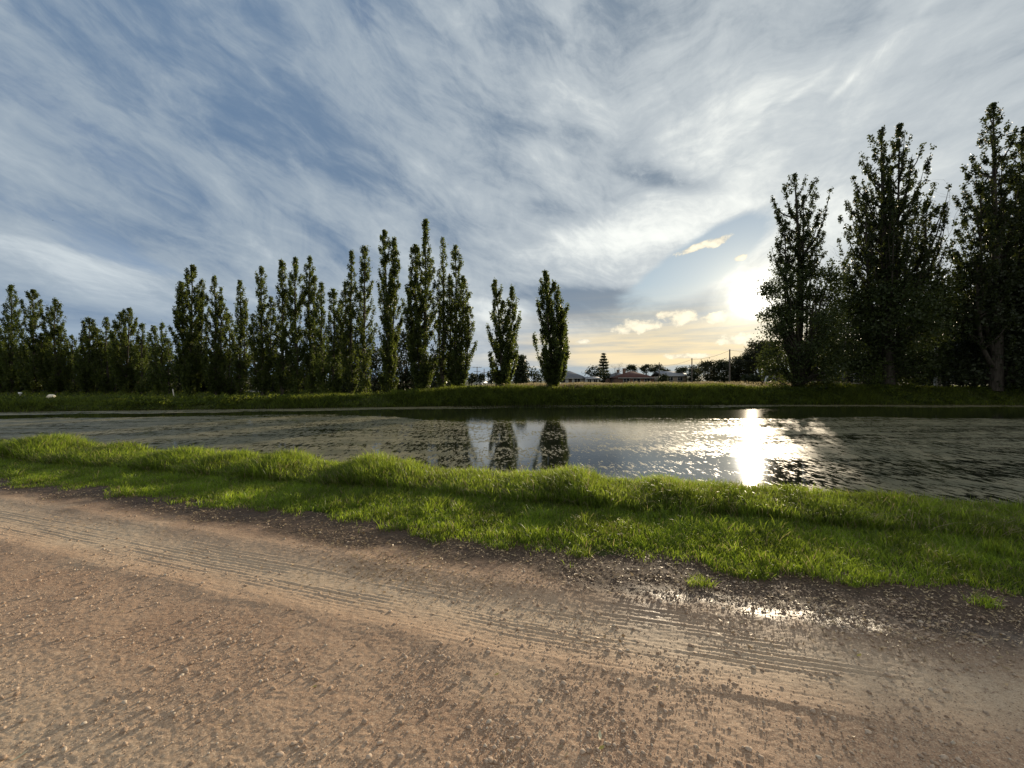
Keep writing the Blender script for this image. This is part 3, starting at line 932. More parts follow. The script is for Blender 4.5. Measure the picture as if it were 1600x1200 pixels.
def poplar(px, Y, lobes, label, mat='poplar', leaf=0.26, cover=1.0, seed=1, shoots=0, group='poplars along the far bank', trunk_r=None, spread=1.0, name='poplar_tree', skirt=1.0, wide=1.38, ragged=0.5, pw=3.2, tuft=10):
    """an upright tree: one stem per lobe, steep branches, leaf sprays gathered on them.
    lobes: (column of top, row of top, half width, row of the lowest foliage) read off the photograph at depth Y"""
    rng = np.random.default_rng(seed)
    X = at(px, Y); zg = float(ground_z(np.array([X]), np.array([Y]))[0])
    root = empty(name, (X, Y, zg - 0.05))
    tag(root, label, 'tree', group)
    wood = MB()
    P = []
    k = Y / FOC
    Hmax = max((HOR - l[1]) * k + CAM_H - zg for l in lobes)
    tr = trunk_r or 0.010 * Hmax + 0.06
    for li, (lx, ly, hw, by) in enumerate(lobes):
        dx = (lx - px) * k; zt = (HOR - ly) * k + CAM_H - zg; zb = max((HOR - by) * k + CAM_H - zg, 0.25); hw = hw * k * wide
        dy = float(np.clip(rng.normal(0, 0.4), -.6, .6)) if li > 1 else 0.0
        dy *= hw * 0.8
        if li == 0: p = [(0, 0, 0), (dx * 0.15 + rng.normal(0, .08), rng.normal(0, .08), zt * 0.25), (dx * 0.55 + rng.normal(0, .1), dy * .5, zt * 0.6), (dx, dy, zt * 0.985)]
        else:
            z0 = max(0.06 * zt, min(zb * 0.35, zt * .3)); p = [(0, 0, z0), (dx * 0.65 + rng.normal(0, .06), dy * .6, z0 + (zt - z0) * 0.22), (dx * 0.95, dy, z0 + (zt - z0) * 0.6), (dx, dy * 1.1, zt * 0.985)]
        path = smoothpath(p, 26)
        r0 = tr * (1.0 if li == 0 else 0.42)
        wood.tube(path, r0 * (1 - np.linspace(0, 1, 26)) ** 0.85 + 0.012, 7)
        span = zt - zb
        nb = int(span / 0.25) + 6
        ph = rng.uniform(0, 6.28)
        area = 2 * hw * span * 0.72
        nleaf = int(cover * 3.4 * area / (leaf * leaf * 0.62 * 0.5))
        W = []
        br = []
        for b in range(nb):
            u = (b + rng.uniform(0, 1)) / nb
            prof = min(1.0, (0.55 + u * 2.0)) * (1 - u ** pw) ** 0.58
            prof *= rng.uniform(ragged, 1.7 - ragged) * (0.55 + 0.85 * vnoise(np.array([u * 6.0 + seed]), np.array([li * 3.1]), seed)[0])
            reach = max(hw * prof * spread, 0.06)
            ph += 2.399 + rng.normal(0, .35)
            zt_b = zb + u * span
            rise = reach * rng.uniform(1.1, 2.6)
            z0 = max(zt_b - rise, 0.12)
            f = np.interp(z0, path[:, 2], np.arange(26))
            o = np.array([np.interp(f, np.arange(26), path[:, j]) for j in range(3)])
            d = np.array([math.cos(ph), math.sin(ph), 0])
            e = o + d * reach + np.array([0, 0, min(rise, zt - z0)])
            mid_ = o + d * reach * 0.68 + np.array([0, 0, (e[2] - o[2]) * 0.42])
            bp = smoothpath([o, mid_, e], 6)
            br.append(bp); W.append(reach + 0.25)
            if b % 2 == 0 and reach > 0.25: wood.tube(bp, np.linspace(0.05 + 0.018 * reach, 0.010, 6) * (0.6 + tr), 4, False)
        W = np.array(W); W /= W.sum()
        cnt = rng.multinomial(nleaf, W)
        for bp, c in zip(br, cnt):
            if c == 0: continue
            # sprays gather in tufts along the branch
            nt_ = max(2, int(c / tuft))
            tt = rng.uniform(0.22, 1.04, nt_)
            tp = np.stack([np.interp(np.clip(tt, 0, 1) * 5, np.arange(6), bp[:, j]) for j in range(3)], 1)
            pick = rng.integers(0, nt_, c)
            P.append(tp[pick] + rng.normal(0, 1, (c, 3)) * np.array([0.5, 0.5, 0.75]) * (0.11 + 0.50 * leaf))
        # the leading shoot
        c = int(nleaf * 0.02) + 4
        zz = zt - np.abs(rng.normal(0, 0.03 * span + 0.15, c))
        P.append(np.stack([dx + rng.normal(0, 0.07 + 0.12 * leaf, c), dy + rng.normal(0, 0.12, c), zz], 1))
    P = np.concatenate(P)
    P = P[P[:, 2] > 0.15]
    v, f = leaf_quads(P, leaf, rng, 0.25, 0.72)
    wood.build('trunk', M['bark'], root, True)
    mesh_obj('crown', v, f, np.full(len(f) // 4, 4), M[mat], root)
    if shoots:
        c = int(260 * shoots)
        h = 0.12 * Hmax * (0.6 + 0.4 * shoots)
        a = rng.uniform(0, 6.28, c); rr = np.abs(rng.normal(0, 0.55, c)); z = rng.uniform(0.1, 1, c) ** 0.9 * h * (1.25 - np.clip(rr, 0, 1))
        a0 = rng.uniform(-2.2, -0.9)
        sp = np.stack([np.cos(a0) * 0.55 + np.cos(a) * rr * 0.7, np.sin(a0) * 0.55 + np.sin(a) * rr * 0.7, z], 1)
        v, f = leaf_quads(sp, leaf * 0.8, rng, 0.6, 0.6)
        mesh_obj('basal_shoots', v, f, np.full(len(f) // 4, 4), M['shoots'], root)['kind'] = 'stuff'
    return root


def spreading(px, Y, balls, label, mat='dark', leaf=0.3, cover=1.0, seed=1, group=None, name='round_tree', trunk_h=None, cat='tree', bark='bark'):
    """a broad tree or bush. balls: (column, row of the middle, half width, half height) of the crown's masses"""
    rng = np.random.default_rng(seed)
    X = at(px, Y); zg = float(ground_z(np.array([X]), np.array([Y]))[0])
    root = empty(name, (X, Y, zg - 0.05)); tag(root, label, cat, group)
    k = Y / FOC
    wood = MB(); P = []
    zlow = 1e9; B = []
    for (bx, by, hw, hh) in balls:
        c = np.array([(bx - px) * k, rng.normal(0, 0.3) * hw * k, (HOR - by) * k + CAM_H - zg]); r = np.array([hw * k, hw * k * 0.9, hh * k])
        B.append((c, r)); zlow = min(zlow, c[2] - r[2])
    tot = sum(r[2] for c, r in B)
    fork = trunk_h if trunk_h is not None else max(0.3, zlow * 0.9)
    tr = 0.05 + 0.022 * max(c[2] + r[2] for c, r in B)
    wood.tube(smoothpath([(0, 0, 0), (rng.normal(0, .05), rng.normal(0, .05), fork * .6), (rng.normal(0, .08), 0, fork)], 6), np.linspace(tr * 1.25, tr * 0.8, 6), 7)
    for c, r in B:
        ncl = int(10 + 12 * (r[0] * r[2]) ** 0.5)
        d = rng.normal(size=(ncl, 3)); d /= np.linalg.norm(d, axis=1)[:, None]
        q = c + d * r * rng.uniform(0.45, 1.0, (ncl, 1)) ** 0.6
        q = q[q[:, 2] > 0.2]
        nleaf = int(cover * 2.3 * math.pi * r[0] * r[2] / (leaf * leaf * 0.62 * 0.5))
        pick = rng.integers(0, len(q), nleaf)
        sg = 0.17 * (r[0] * r[2]) ** 0.5 + 0.12
        P.append(q[pick] + rng.normal(0, 1, (nleaf, 3)) * sg * np.array([1, 1, 0.7]))
        for j in range(0, len(q), 3):
            o = np.array([0, 0, fork * rng.uniform(0.8, 1.0)])
            m_ = (o + c * 0.8 + q[j] * 0.2) / 2 + rng.normal(0, .12, 3)
            wood.tube(smoothpath([o, m_, q[j]], 7), np.linspace(tr * 0.45, 0.015, 7), 4, False)
    P = np.concatenate(P); P = P[P[:, 2] > 0.05]
    v, f = leaf_quads(P, leaf, rng, 0.1, 0.7)
    wood.build('trunk', M[bark], root, True)
    mesh_obj('crown', v, f, np.full(len(f) // 4, 4), M[mat], root)
    return root


def norfolk(px, Y, top, base, hw, label, name='norfolk_pine', tiers=13, seed=1, droop=0.1, cover=1.0, gap=1.0):
    """a conifer in clear tiers"""
    rng = np.random.default_rng(seed)
    X = at(px, Y); zg = float(ground_z(np.array([X]), np.array([Y]))[0])
    root = empty(name, (X, Y, zg)); tag(root, label, 'tree')
    k = Y / FOC
    H = (HOR - top) * k + CAM_H - zg; zb = max((HOR - base) * k + CAM_H - zg, .3); W = hw * k
    wood = MB(); wood.tube([(0, 0, 0), (0, 0, H * .5), (0, 0, H)], [0.028 * H, .016 * H, 0.02], 7)
    P = []
    for i in range(tiers):
        u = i / (tiers - 1)
        z = zb + (H - zb) * u ** 0.92 * 0.97
        L = W * (1 - u) ** 0.75 * rng.uniform(0.85, 1.1) + 0.12
        nbr = 7 if u < .7 else 5
        a0 = rng.uniform(0, 6)
        for j in range(nbr):
            a = a0 + j * 6.283 / nbr + rng.normal(0, .12); l = L * rng.uniform(.8, 1.1)
            e = np.array([math.cos(a) * l, math.sin(a) * l, z + l * (0.18 - droop)])
            wood.tube([(0, 0, z), tuple(e * np.array([.5, .5, 1]) - np.array([0, 0, .02])), tuple(e)], [.05, .035, .012], 4, False)
            n = int((16 + 34 * l) * cover)
            t = rng.uniform(0.15, 1.03, n) ** 0.8
            base_ = np.array([0, 0, z])
            P.append(base_ + (e - base_) * t[:, None] + rng.normal(0, 1, (n, 3)) * np.array([.28, .28, .15]) * gap)
    P = np.concatenate(P)
    v, f = leaf_quads(P, 0.36, rng, 0.0, 0.6)
    wood.build('trunk', M['bark'], root, True)
    mesh_obj('crown', v, f, np.full(len(f) // 4, 4), M['dark'], root)
    return root


def bare_tree(px, Y, top, hw, label, seed=1, thick=0.05, base=None):
    rng = np.random.default_rng(seed)
    X = at(px, Y); zg = float(ground_z(np.array([X]), np.array([Y]))[0])
    root = empty('bare_tree', (X, Y, zg)); tag(root, label, 'tree')
    k = Y / FOC; H = (HOR - top) * k + CAM_H - zg; W = hw * k
    tr_ = MB(); br = MB()
    tr_.tube(smoothpath([(0, 0, 0), (0.1, 0, H * .25), (0, .1, H * .5)], 8), np.linspace(0.035 * H ** .5 + .1, .06, 8), 7)

    def grow(o, d, l, r, lev):
        pts = [o]
        p = o.copy(); dd = d.copy()
        for _ in range(4):
            dd = dd + rng.normal(0, .16, 3) + np.array([0, 0, .05]); dd /= np.linalg.norm(dd)
            p = p + dd * l / 4; pts.append(p.copy())
        br.tube(smoothpath(pts, 7), np.linspace(r, r * .45, 7), 4, False)
        if lev > 0:
            for i in range(3 if lev > 1 else 4):
                q = pts[rng.integers(1, 5)]
                nd = dd + rng.normal(0, .55, 3); nd /= np.linalg.norm(nd)
                grow(q, nd, l * rng.uniform(.5, .75), r * .5, lev - 1)
    for i in range(6):
        a = rng.uniform(0, 6.28); s = rng.uniform(.25, .6)
        o = np.array([0, 0, H * rng.uniform(.3, .5)])
        d = np.array([math.cos(a) * s * W / H * 2.2, math.sin(a) * s * W / H * 2.2, .8]); d /= np.linalg.norm(d)
        grow(o, d, H * .42, thick, 3)
    tr_.build('trunk', M['palebark'], root, True)
    br.build('branches', M['palebark'], root, True)
    return root


G1 = 'poplars along the far bank'
B0 = 612
for spec in (
    # far left stand
    (0, 54, [(-2, 506, 10, B0)], 'short dark poplar cut by the left edge of the view', dict(cover=1.0)),
    (19, 54, [(19, 445, 12, B0), (14, 492, 10, B0)], 'thin sparse poplar with a bare looking top, tallest beside the left edge', dict(cover=0.9, mat='poplar_pale')),
    (52, 53, [(53, 452, 19, B0), (66, 520, 12, B0)], 'full poplar with a broad crown left of the pale boulder', dict(cover=1.05, shoots=1.0)),
    (88, 53, [(88, 467, 14, B0), (96, 510, 14, B0)], 'poplar with a narrow pointed tip standing just behind the pale boulder', dict(cover=1.0)),
    (112, 53, [(113, 524, 9, B0)], 'stunted dark poplar squeezed between two taller ones right of the boulder', dict(cover=0.9)),
    (137, 52, [(140, 496, 13, B0), (152, 512, 10, B0), (128, 515, 10, B0)], 'blunt topped poplar with its head blown to the right, white trunk base', dict(cover=1.05)),
    (166, 52, [(167, 495, 7, B0), (158, 535, 10, B0)], 'skinny poplar spire right beside the blunt wind blown one', dict(cover=0.9)),
    (179, 55, [(180, 502, 7, B0)], 'faint slim poplar half hidden behind the stout domed one', dict(cover=0.75)),
    (199, 51, [(203, 481, 14, B0), (190, 488, 13, B0)], 'stout domed poplar, fullest crown of the low left stand', dict(cover=1.15, shoots=1.0)),
    (222, 51, [(223, 505, 9, B0)], 'slim olive poplar touching the right flank of the stout domed one', dict(cover=0.9, mat='poplar_pale')),
    (246, 50, [(240, 508, 9, B0), (254, 504, 9, B0)], 'pale feathery poplar with two wispy heads and light green skirts', dict(cover=0.85, mat='poplar_pale', shoots=1.6)),
    (263, 50, [(262, 528, 9, B0)], 'small pale poplar at the foot of the big shouldered one', dict(cover=0.8, mat='poplar_pale')),
    # middle stand
    (298, 46, [(302, 414, 19, B0), (285, 440, 14, B0), (316, 455, 10, B0)], 'big broad poplar with a left shoulder, first tall one of the middle stand', dict(cover=1.2, shoots=0.6)),
    (337, 46, [(336, 432, 12, B0), (346, 462, 11, B0)], 'dark poplar with a blunt club shaped top and a gap on either side', dict(cover=0.95)),
    (359, 47, [(358, 489, 15, B0)], 'low bushy poplar filling the space between club top and thin spire', dict(cover=0.9)),
    (377, 46, [(376, 437, 9, B0), (383, 470, 9, B0)], 'thin ragged poplar spire with open sky on its right', dict(cover=0.85)),
    (411, 45, [(409, 416, 10, B0), (424, 464, 11, B0), (398, 490, 8, B0)], 'narrow poplar with a lower right shoulder and side twigs over the gap', dict(cover=1.0)),
    (441, 45, [(441, 406, 12, B0)], 'dark leaning poplar with notched sides, left of the green column', dict(cover=1.0)),
    (464, 45, [(462, 402, 14, B0)], 'dense olive green poplar column, brightest crown of the middle stand', dict(cover=1.25, mat='poplar_pale', shoots=1.2)),
    (486, 45, [(485, 401, 9, B0), (492, 430, 8, B0)], 'slim poplar with a knobbly tip right of the dense green column', dict(cover=0.95, shoots=1.8)),
    (503, 44, [(503, 441, 9, B0)], 'short green poplar with bright basal shoots before the paired spires', dict(cover=1.05, mat='poplar_pale', shoots=1.6)),
    (523, 44, [(521, 451, 12, B0), (533, 470, 8, B0)], 'short pale headed poplar nestled against the left side of paired spires', dict(cover=1.0, mat='poplar_pale', shoots=0.8)),
    (549, 43, [(550, 392, 9, B0), (540, 440, 10, B0)], 'left one of two paired poplar spires, thinner and darker', dict(cover=0.95)),
    (570, 43, [(570, 384, 12, B0)], 'right one of two paired poplar spires, fuller and taller', dict(cover=1.05, shoots=1.2)),
    (606, 42, [(601, 359, 13, B0), (617, 372, 11, B0)], 'tall dark poplar with a forked double tip', dict(cover=1.15)),
    (661, 41, [(665, 343, 15, B0), (649, 382, 15, B0), (642, 440, 12, B0)], 'tallest poplar of the middle stand, dense with a stepped left side', dict(cover=1.2, shoots=1.0)),
    (690, 41, [(692, 370, 8, B0), (686, 420, 6, B0)], 'wiry see through poplar close against the tallest of the middle stand', dict(cover=0.6)),
    (714, 41, [(712, 382, 14, B0), (724, 430, 14, B0), (733, 478, 11, B0), (703, 430, 12, B0)], 'open airy poplar flaring to the right at the end of the row', dict(cover=0.85, shoots=1.2)),
    # the two standing alone
    (785, 40, [(774, 437, 13, 606), (800, 448, 12, 606), (786, 470, 14, 606)], 'separate short poplar with a twin rounded top', dict(cover=1.15)),
    (864, 39, [(852, 423, 14, 606), (866, 440, 16, 606), (878, 478, 14, 606)], 'solid dark poplar standing alone in the middle of the view, slanting right side', dict(cover=1.75)),
):
    px, Y, lobes, label, kw = spec
    poplar(px, Y, lobes, label, seed=int(px * 7 + 3) % 9973 + 11, leaf=kw.pop('leaf', 0.155), **kw)

# the three giants on the right and their neighbours
GR = 'giant poplars on the right bank'
poplar(1248, 41, [(1240, 272, 31, 420), (1254, 305, 24, 470), (1230, 345, 16, 430)], 'tall poplar with a slim column top standing right beside the sun', mat='giant', wide=1.2, ragged=0.62, pw=5.0, tuft=20, group=GR, seed=77, leaf=0.17, cover=0.66, spread=1.05, trunk_r=0.42, skirt=0)
poplar(1388, 40, [(1374, 204, 38, 420), (1402, 195, 38, 430), (1352, 300, 26, 430), (1390, 280, 52, 500), (1440, 318, 30, 470)], 'massive poplar with a twin top and a bushy right shoulder', mat='giant', wide=1.2, ragged=0.62, pw=5.0, tuft=20, group=GR, seed=78, leaf=0.18, cover=0.66, spread=1.05, trunk_r=0.55)
poplar(1556, 38, [(1548, 164, 36, 420), (1530, 290, 40, 470), (1572, 240, 30, 440), (1515, 400, 34, 520)], 'towering dark poplar near the right edge with a jutting left limb', mat='giant', wide=1.2, ragged=0.62, pw=5.0, tuft=20, group=GR, seed=79, leaf=0.18, cover=0.70, spread=1.05, trunk_r=0.5)
poplar(1606, 38, [(1598, 198, 30, 470), (1625, 240, 34, 500), (1590, 330, 28, 520)], 'dark poplar cut by the right edge of the view', mat='giant', wide=1.2, ragged=0.62, pw=5.0, tuft=20, group=GR, seed=80, leaf=0.18, cover=0.80, trunk_r=0.45)

spreading(1247, 40.4, [(1225, 455, 32, 36), (1275, 445, 28, 30), (1240, 520, 48, 40), (1285, 490, 22, 40), (1215, 500, 24, 24), (1258, 580, 40, 28), (1214, 562, 22, 32), (1284, 560, 26, 36)], 'leafy green understorey tree wrapped round the foot of the poplar beside the sun', 'broad', 0.2, 1.25, 301, name='broadleaf_tree')
spreading(1325, 50, [(1318, 520, 36, 42), (1340, 555, 30, 30)], 'dark open tree hanging over the grey roofed cottage', 'broad', 0.22, 1.2, 302, name='broadleaf_tree', trunk_h=2.5)
spreading(1375, 40.8, [(1345, 465, 32, 40), (1425, 470, 46, 50), (1380, 500, 70, 60), (1400, 575, 50, 30), (1336, 540, 30, 44), (1445, 560, 36, 36)], 'broad green tree massed about the base of the twin topped poplar', 'broad', 0.21, 1.35, 303, name='broadleaf_tree')
spreading(1352, 39.5, [(1352, 588, 15, 14), (1366, 578, 12, 18)], 'pale leaved bush in front of the cottage corner', 'poplar_pale', 0.17, 0.8, 304, name='bush', cat='bush')
spreading(1228, 39.6, [(1222, 592, 14, 11), (1288, 590, 14, 13)], 'low light green bush at the waterside below the poplar beside the sun', 'poplar_pale', 0.17, 0.8, 305, name='bush', cat='bush')
spreading(1480, 50, [(1470, 520, 60, 60), (1440, 560, 50, 36), (1515, 545, 60, 50)], 'wide dark tree filling the space behind the pale pole', 'broad', 0.25, 1.5, 306, name='broadleaf_tree')
spreading(1575, 39.2, [(1540, 480, 60, 70), (1600, 500, 70, 80), (1560, 570, 80, 40), (1545, 592, 60, 14)], 'very dark heavy tree below the towering poplar at the right edge', 'dark', 0.27, 1.2, 307, name='broadleaf_tree')
spreading(1690, 44, [(1680, 430, 70, 120), (1720, 540, 80, 60)], 'dark tree just outside the right edge of the view', 'dark', 0.3, 1.0, 308, name='broadleaf_tree')
bare_tree(1466, 48, 335, 40, 'leafless pale branched tree showing between the twin topped and towering poplars', 5, 0.06)
bare_tree(1318, 46, 425, 20, 'thin leafless tree crossing the sky gap right of the poplar beside the sun', 9, 0.05)

# beyond the paddock, middle of the view
norfolk(943, 130, 552, 596, 10.5, 'dark tiered conifer rising above the grey hip roofed house', seed=3, tiers=10, cover=1.9)
spreading(931, 120, [(928, 582, 13, 9), (940, 585, 12, 9)], 'dark dense bush at the foot of the tiered conifer', 'dark', 0.42, 1.3, 311, name='bush', cat='bush')
bare_tree(962, 122, 573, 9, 'grey leafless small tree beside the tiered conifer', 13, 0.05)
norfolk(814, 78, 557, 602, 10, 'shaggy dark conifer between the two poplars that stand alone', 'conifer_tree', 10, 4, 0.25, 1.9, 1.7)
spreading(833, 74, [(833, 584, 11, 9), (842, 590, 8, 8)], 'dark bush right of the shaggy conifer', 'dark', 0.3, 1.0, 312, name='bush', cat='bush')
for px, Y, balls, label, mt in (
    (737, 84, [(736, 591, 8, 8)], 'dark bush at the end of the poplar row left of the twin crossarm pole', 'dark'),
    (750, 92, [(750, 591, 7, 8)], 'small round tree in the gap behind the utility poles', 'dark'),
    (768, 88, [(768, 588, 7, 10)], 'dark tree against the left side of the twin topped short poplar', 'dark'),
    (985, 135, [(985, 577, 8.5, 7)], 'ball shaped dark tree above the red roofs', 'dark'),
    (1016, 135, [(1011, 576, 8, 6), (1023, 576, 9, 7)], 'wide dark tree behind the red roofs next to the small pole', 'dark'),
    (1040, 138, [(1040, 581, 8, 6)], 'low olive tree between small pole and pale roofed house', 'gum'),
    (1063, 130, [(1064, 579, 9, 6)], 'small dark tree above the pale roofed house', 'dark'),
    (1052, 105, [(1038, 592, 9, 7)], 'low dark bush in front of the pale roofed house', 'dark'),
    (1083, 124, [(1085, 582, 10, 11)], 'dark tree directly behind the shorter plain pole', 'dark'),
    (1105, 112, [(1104, 581, 15, 16)], 'round brownish dark tree between the two plain poles', 'gum'),
    (1132, 108, [(1130, 578, 14, 16)], 'dark round tree touching the taller plain pole on its left', 'dark'),
    (1155, 104, [(1157, 577, 17, 18), (1148, 572, 12, 14)], 'dome shaped dark tree right of the taller plain pole', 'gum'),
    (1191, 98, [(1183, 552, 19, 20), (1203, 558, 24, 24), (1172, 566, 12, 12)], 'big spreading gum tree silhouetted just below the sun', 'gum'),
    (1195, 76, [(1172, 590, 12, 7)], 'low dark scrub left of the parked white vehicle', 'dark'),
):
    skirt = [(bx, 594, hw * 0.95, 6.5) for bx, by, hw, hh in balls if by + hh < 596]
    spreading(px, Y, balls + skirt, label, mt, 0.36, 2.6, px * 3 + 1, name='round_tree' if 'tree' in label else 'bush', cat='tree' if 'tree' in label else 'bush')

# evergreen scrub and trees behind the poplar row
for i, (px, Y, balls, label) in enumerate((
    (-18, 66, [(-14, 572, 34, 34)], 'dark scrub tree behind the poplars at the left edge'),
    (36, 64, [(34, 578, 24, 32)], 'dark scrub tree behind the sparse topped and the full crowned poplars'),
    (72, 66, [(72, 570, 20, 38)], 'dark scrub tree behind the pale boulder'),
    (110, 65, [(108, 578, 28, 30)], 'dark scrub tree behind the stunted poplar'),
    (160, 65, [(160, 570, 26, 36)], 'dark scrub tree behind the skinny spire'),
    (215, 66, [(215, 572, 26, 36)], 'dark scrub tree behind the stout domed poplar'),
    (262, 64, [(262, 574, 24, 34)], 'dark scrub tree behind the leaning stake'),
    (318, 62, [(318, 572, 24, 36)], 'dark scrub tree behind the club topped poplar'),
    (360, 62, [(358, 578, 24, 30)], 'dark scrub tree behind the low bushy poplar'),
    (398, 70, [(400, 590, 14, 16)], 'low dark scrub in the gap right of the ragged spire'),
    (432, 62, [(430, 575, 22, 30)], 'dark scrub tree right of the low shed'),
    (476, 62, [(476, 572, 26, 32)], 'dark scrub tree behind the dense green column'),
    (528, 61, [(528, 566, 26, 40)], 'dark scrub tree behind the short pale headed poplar'),
    (585, 61, [(585, 574, 28, 32)], 'dark scrub tree between paired spires and forked tip'),
    (636, 60, [(634, 560, 18, 44)], 'dark scrub tree between the forked tip and the tallest poplar'),
    (690, 60, [(690, 576, 24, 28)], 'dark scrub tree behind the wiry see through poplar'),
)):
    balls = [(bx, by, hw * 1.35, hh * 1.05) for bx, by, hw, hh in balls] + [(bx, 604, hw * 1.5, 12) for bx, by, hw, hh in balls]
    spreading(px, Y, balls, label, 'dark', 0.33, 1.7, 500 + i * 7, 'scrub trees behind the poplar row', name='scrub_tree')

for i, (px, Y, balls, label) in enumerate((
    (1262, 72, [(1262, 560, 34, 34)], 'dark rear tree seen through the trunk of the poplar beside the sun'),
    (1310, 78, [(1310, 566, 30, 30)], 'dark rear tree behind the grey roofed cottage'),
    (1400, 66, [(1400, 545, 50, 50)], 'dark rear tree behind the twin topped poplar'),
    (1450, 68, [(1452, 560, 44, 38)], 'dark rear tree left of the pale pole'),
    (1505, 66, [(1508, 540, 48, 56)], 'dark rear tree right of the pale pole'),
    (1570, 64, [(1570, 540, 56, 58)], 'dark rear tree behind the towering poplar'),
    (1640, 64, [(1636, 540, 60, 58)], 'dark rear tree outside the right edge of the view'),
)):
    balls = balls + [(bx, 590, hw * 1.1, 12) for bx, by, hw, hh in balls]
    spreading(px, Y, balls, label, 'dark', 0.33, 1.5, 700 + i * 7, 'rear trees on the right', name='scrub_tree')
# ------------------------------------------------------------------ houses, poles and small things
def gz(X, Y): return float(ground_z(np.array([float(X)]), np.array([float(Y)]))[0])


M['roof_grey'] = plain_mat('grey_tile_roof', (0.14, 0.15, 0.17), 0.8, 0.2, 2.0)
M['roof_red'] = plain_mat('red_tile_roof', (0.10, 0.045, 0.035), 0.85, 0.25, 2.0)
M['roof_pale'] = plain_mat('pale_metal_roof', (0.26, 0.275, 0.30), 0.6, 0.12, 1.0)
M['wall_white'] = plain_mat('painted_boards', (0.50, 0.48, 0.43), 0.8, 0.1, 1.5)
M['wall_brick'] = plain_mat('brown_brick', (0.20, 0.12, 0.085), 0.9, 0.25, 6.0)
M['wall_tan'] = plain_mat('tan_render', (0.30, 0.25, 0.19), 0.85, 0.15, 2.0)
M['trim'] = plain_mat('white_trim', (0.62, 0.62, 0.60), 0.6, 0.08)
M['pane'] = plain_mat('window_pane', (0.02, 0.024, 0.03), 0.08, 0.1, 1.0, 0.6)
M['paint_white'] = plain_mat('white_paint', (0.72, 0.72, 0.70), 0.35, 0.06, 1.0, 0.5)
M['rubber'] = plain_mat('black_rubber', (0.02, 0.02, 0.02), 0.8, 0.2)
M['steel'] = plain_mat('galvanised_steel', (0.36, 0.37, 0.38), 0.45, 0.12, 4.0, 0.5, 0.6)
M['cream'] = plain_mat('pale_cream_stone', (0.80, 0.74, 0.60), 0.8, 0.12, 3.0, 0.2, 0.0, 0.4)
M['brown_board'] = plain_mat('brown_boards', (0.085, 0.06, 0.045), 0.85, 0.25, 5.0)
M['stake'] = plain_mat('bleached_timber', (0.55, 0.52, 0.46), 0.8, 0.15, 8.0)


def roof_hip(b, x0, x1, y0, y1, z0, z1, ov=0.45, ridge=0.45):
    x0 -= ov; x1 += ov; y0 -= ov; y1 += ov
    ym = (y0 + y1) / 2; ins = min((x1 - x0) * ridge, (y1 - y0) * 0.5)
    v = [(x0, y0, z0), (x1, y0, z0), (x1, y1, z0), (x0, y1, z0), (x0 + ins, ym, z1), (x1 - ins, ym, z1)]
    v += [(p[0], p[1], z0 - 0.14) for p in v[:4]]
    b.add(v, [(0, 1, 5, 4), (1, 2, 5), (2, 3, 4, 5), (3, 0, 4), (6, 7, 1, 0), (7, 8, 2, 1), (8, 9, 3, 2), (9, 6, 0, 3), (9, 8, 7, 6)])


def roof_gable(b, x0, x1, y0, y1, z0, z1, ov=0.4):
    x0 -= ov; x1 += ov; y0 -= ov; y1 += ov
    ym = (y0 + y1) / 2
    v = []
    for x in (x0, x1): v += [(x, y0, z0), (x, ym, z1), (x, y1, z0), (x, y1, z0 - .12), (x, ym, z1 - .14), (x, y0, z0 - .12)]
    b.add(v, [(0, 6, 7, 1), (1, 7, 8, 2), (2, 8, 9, 3), (3, 9, 10, 4), (4, 10, 11, 5), (5, 11, 6, 0), (0, 1, 4, 5), (1, 2, 3, 4), (6, 11, 10, 7), (7, 10, 9, 8)])


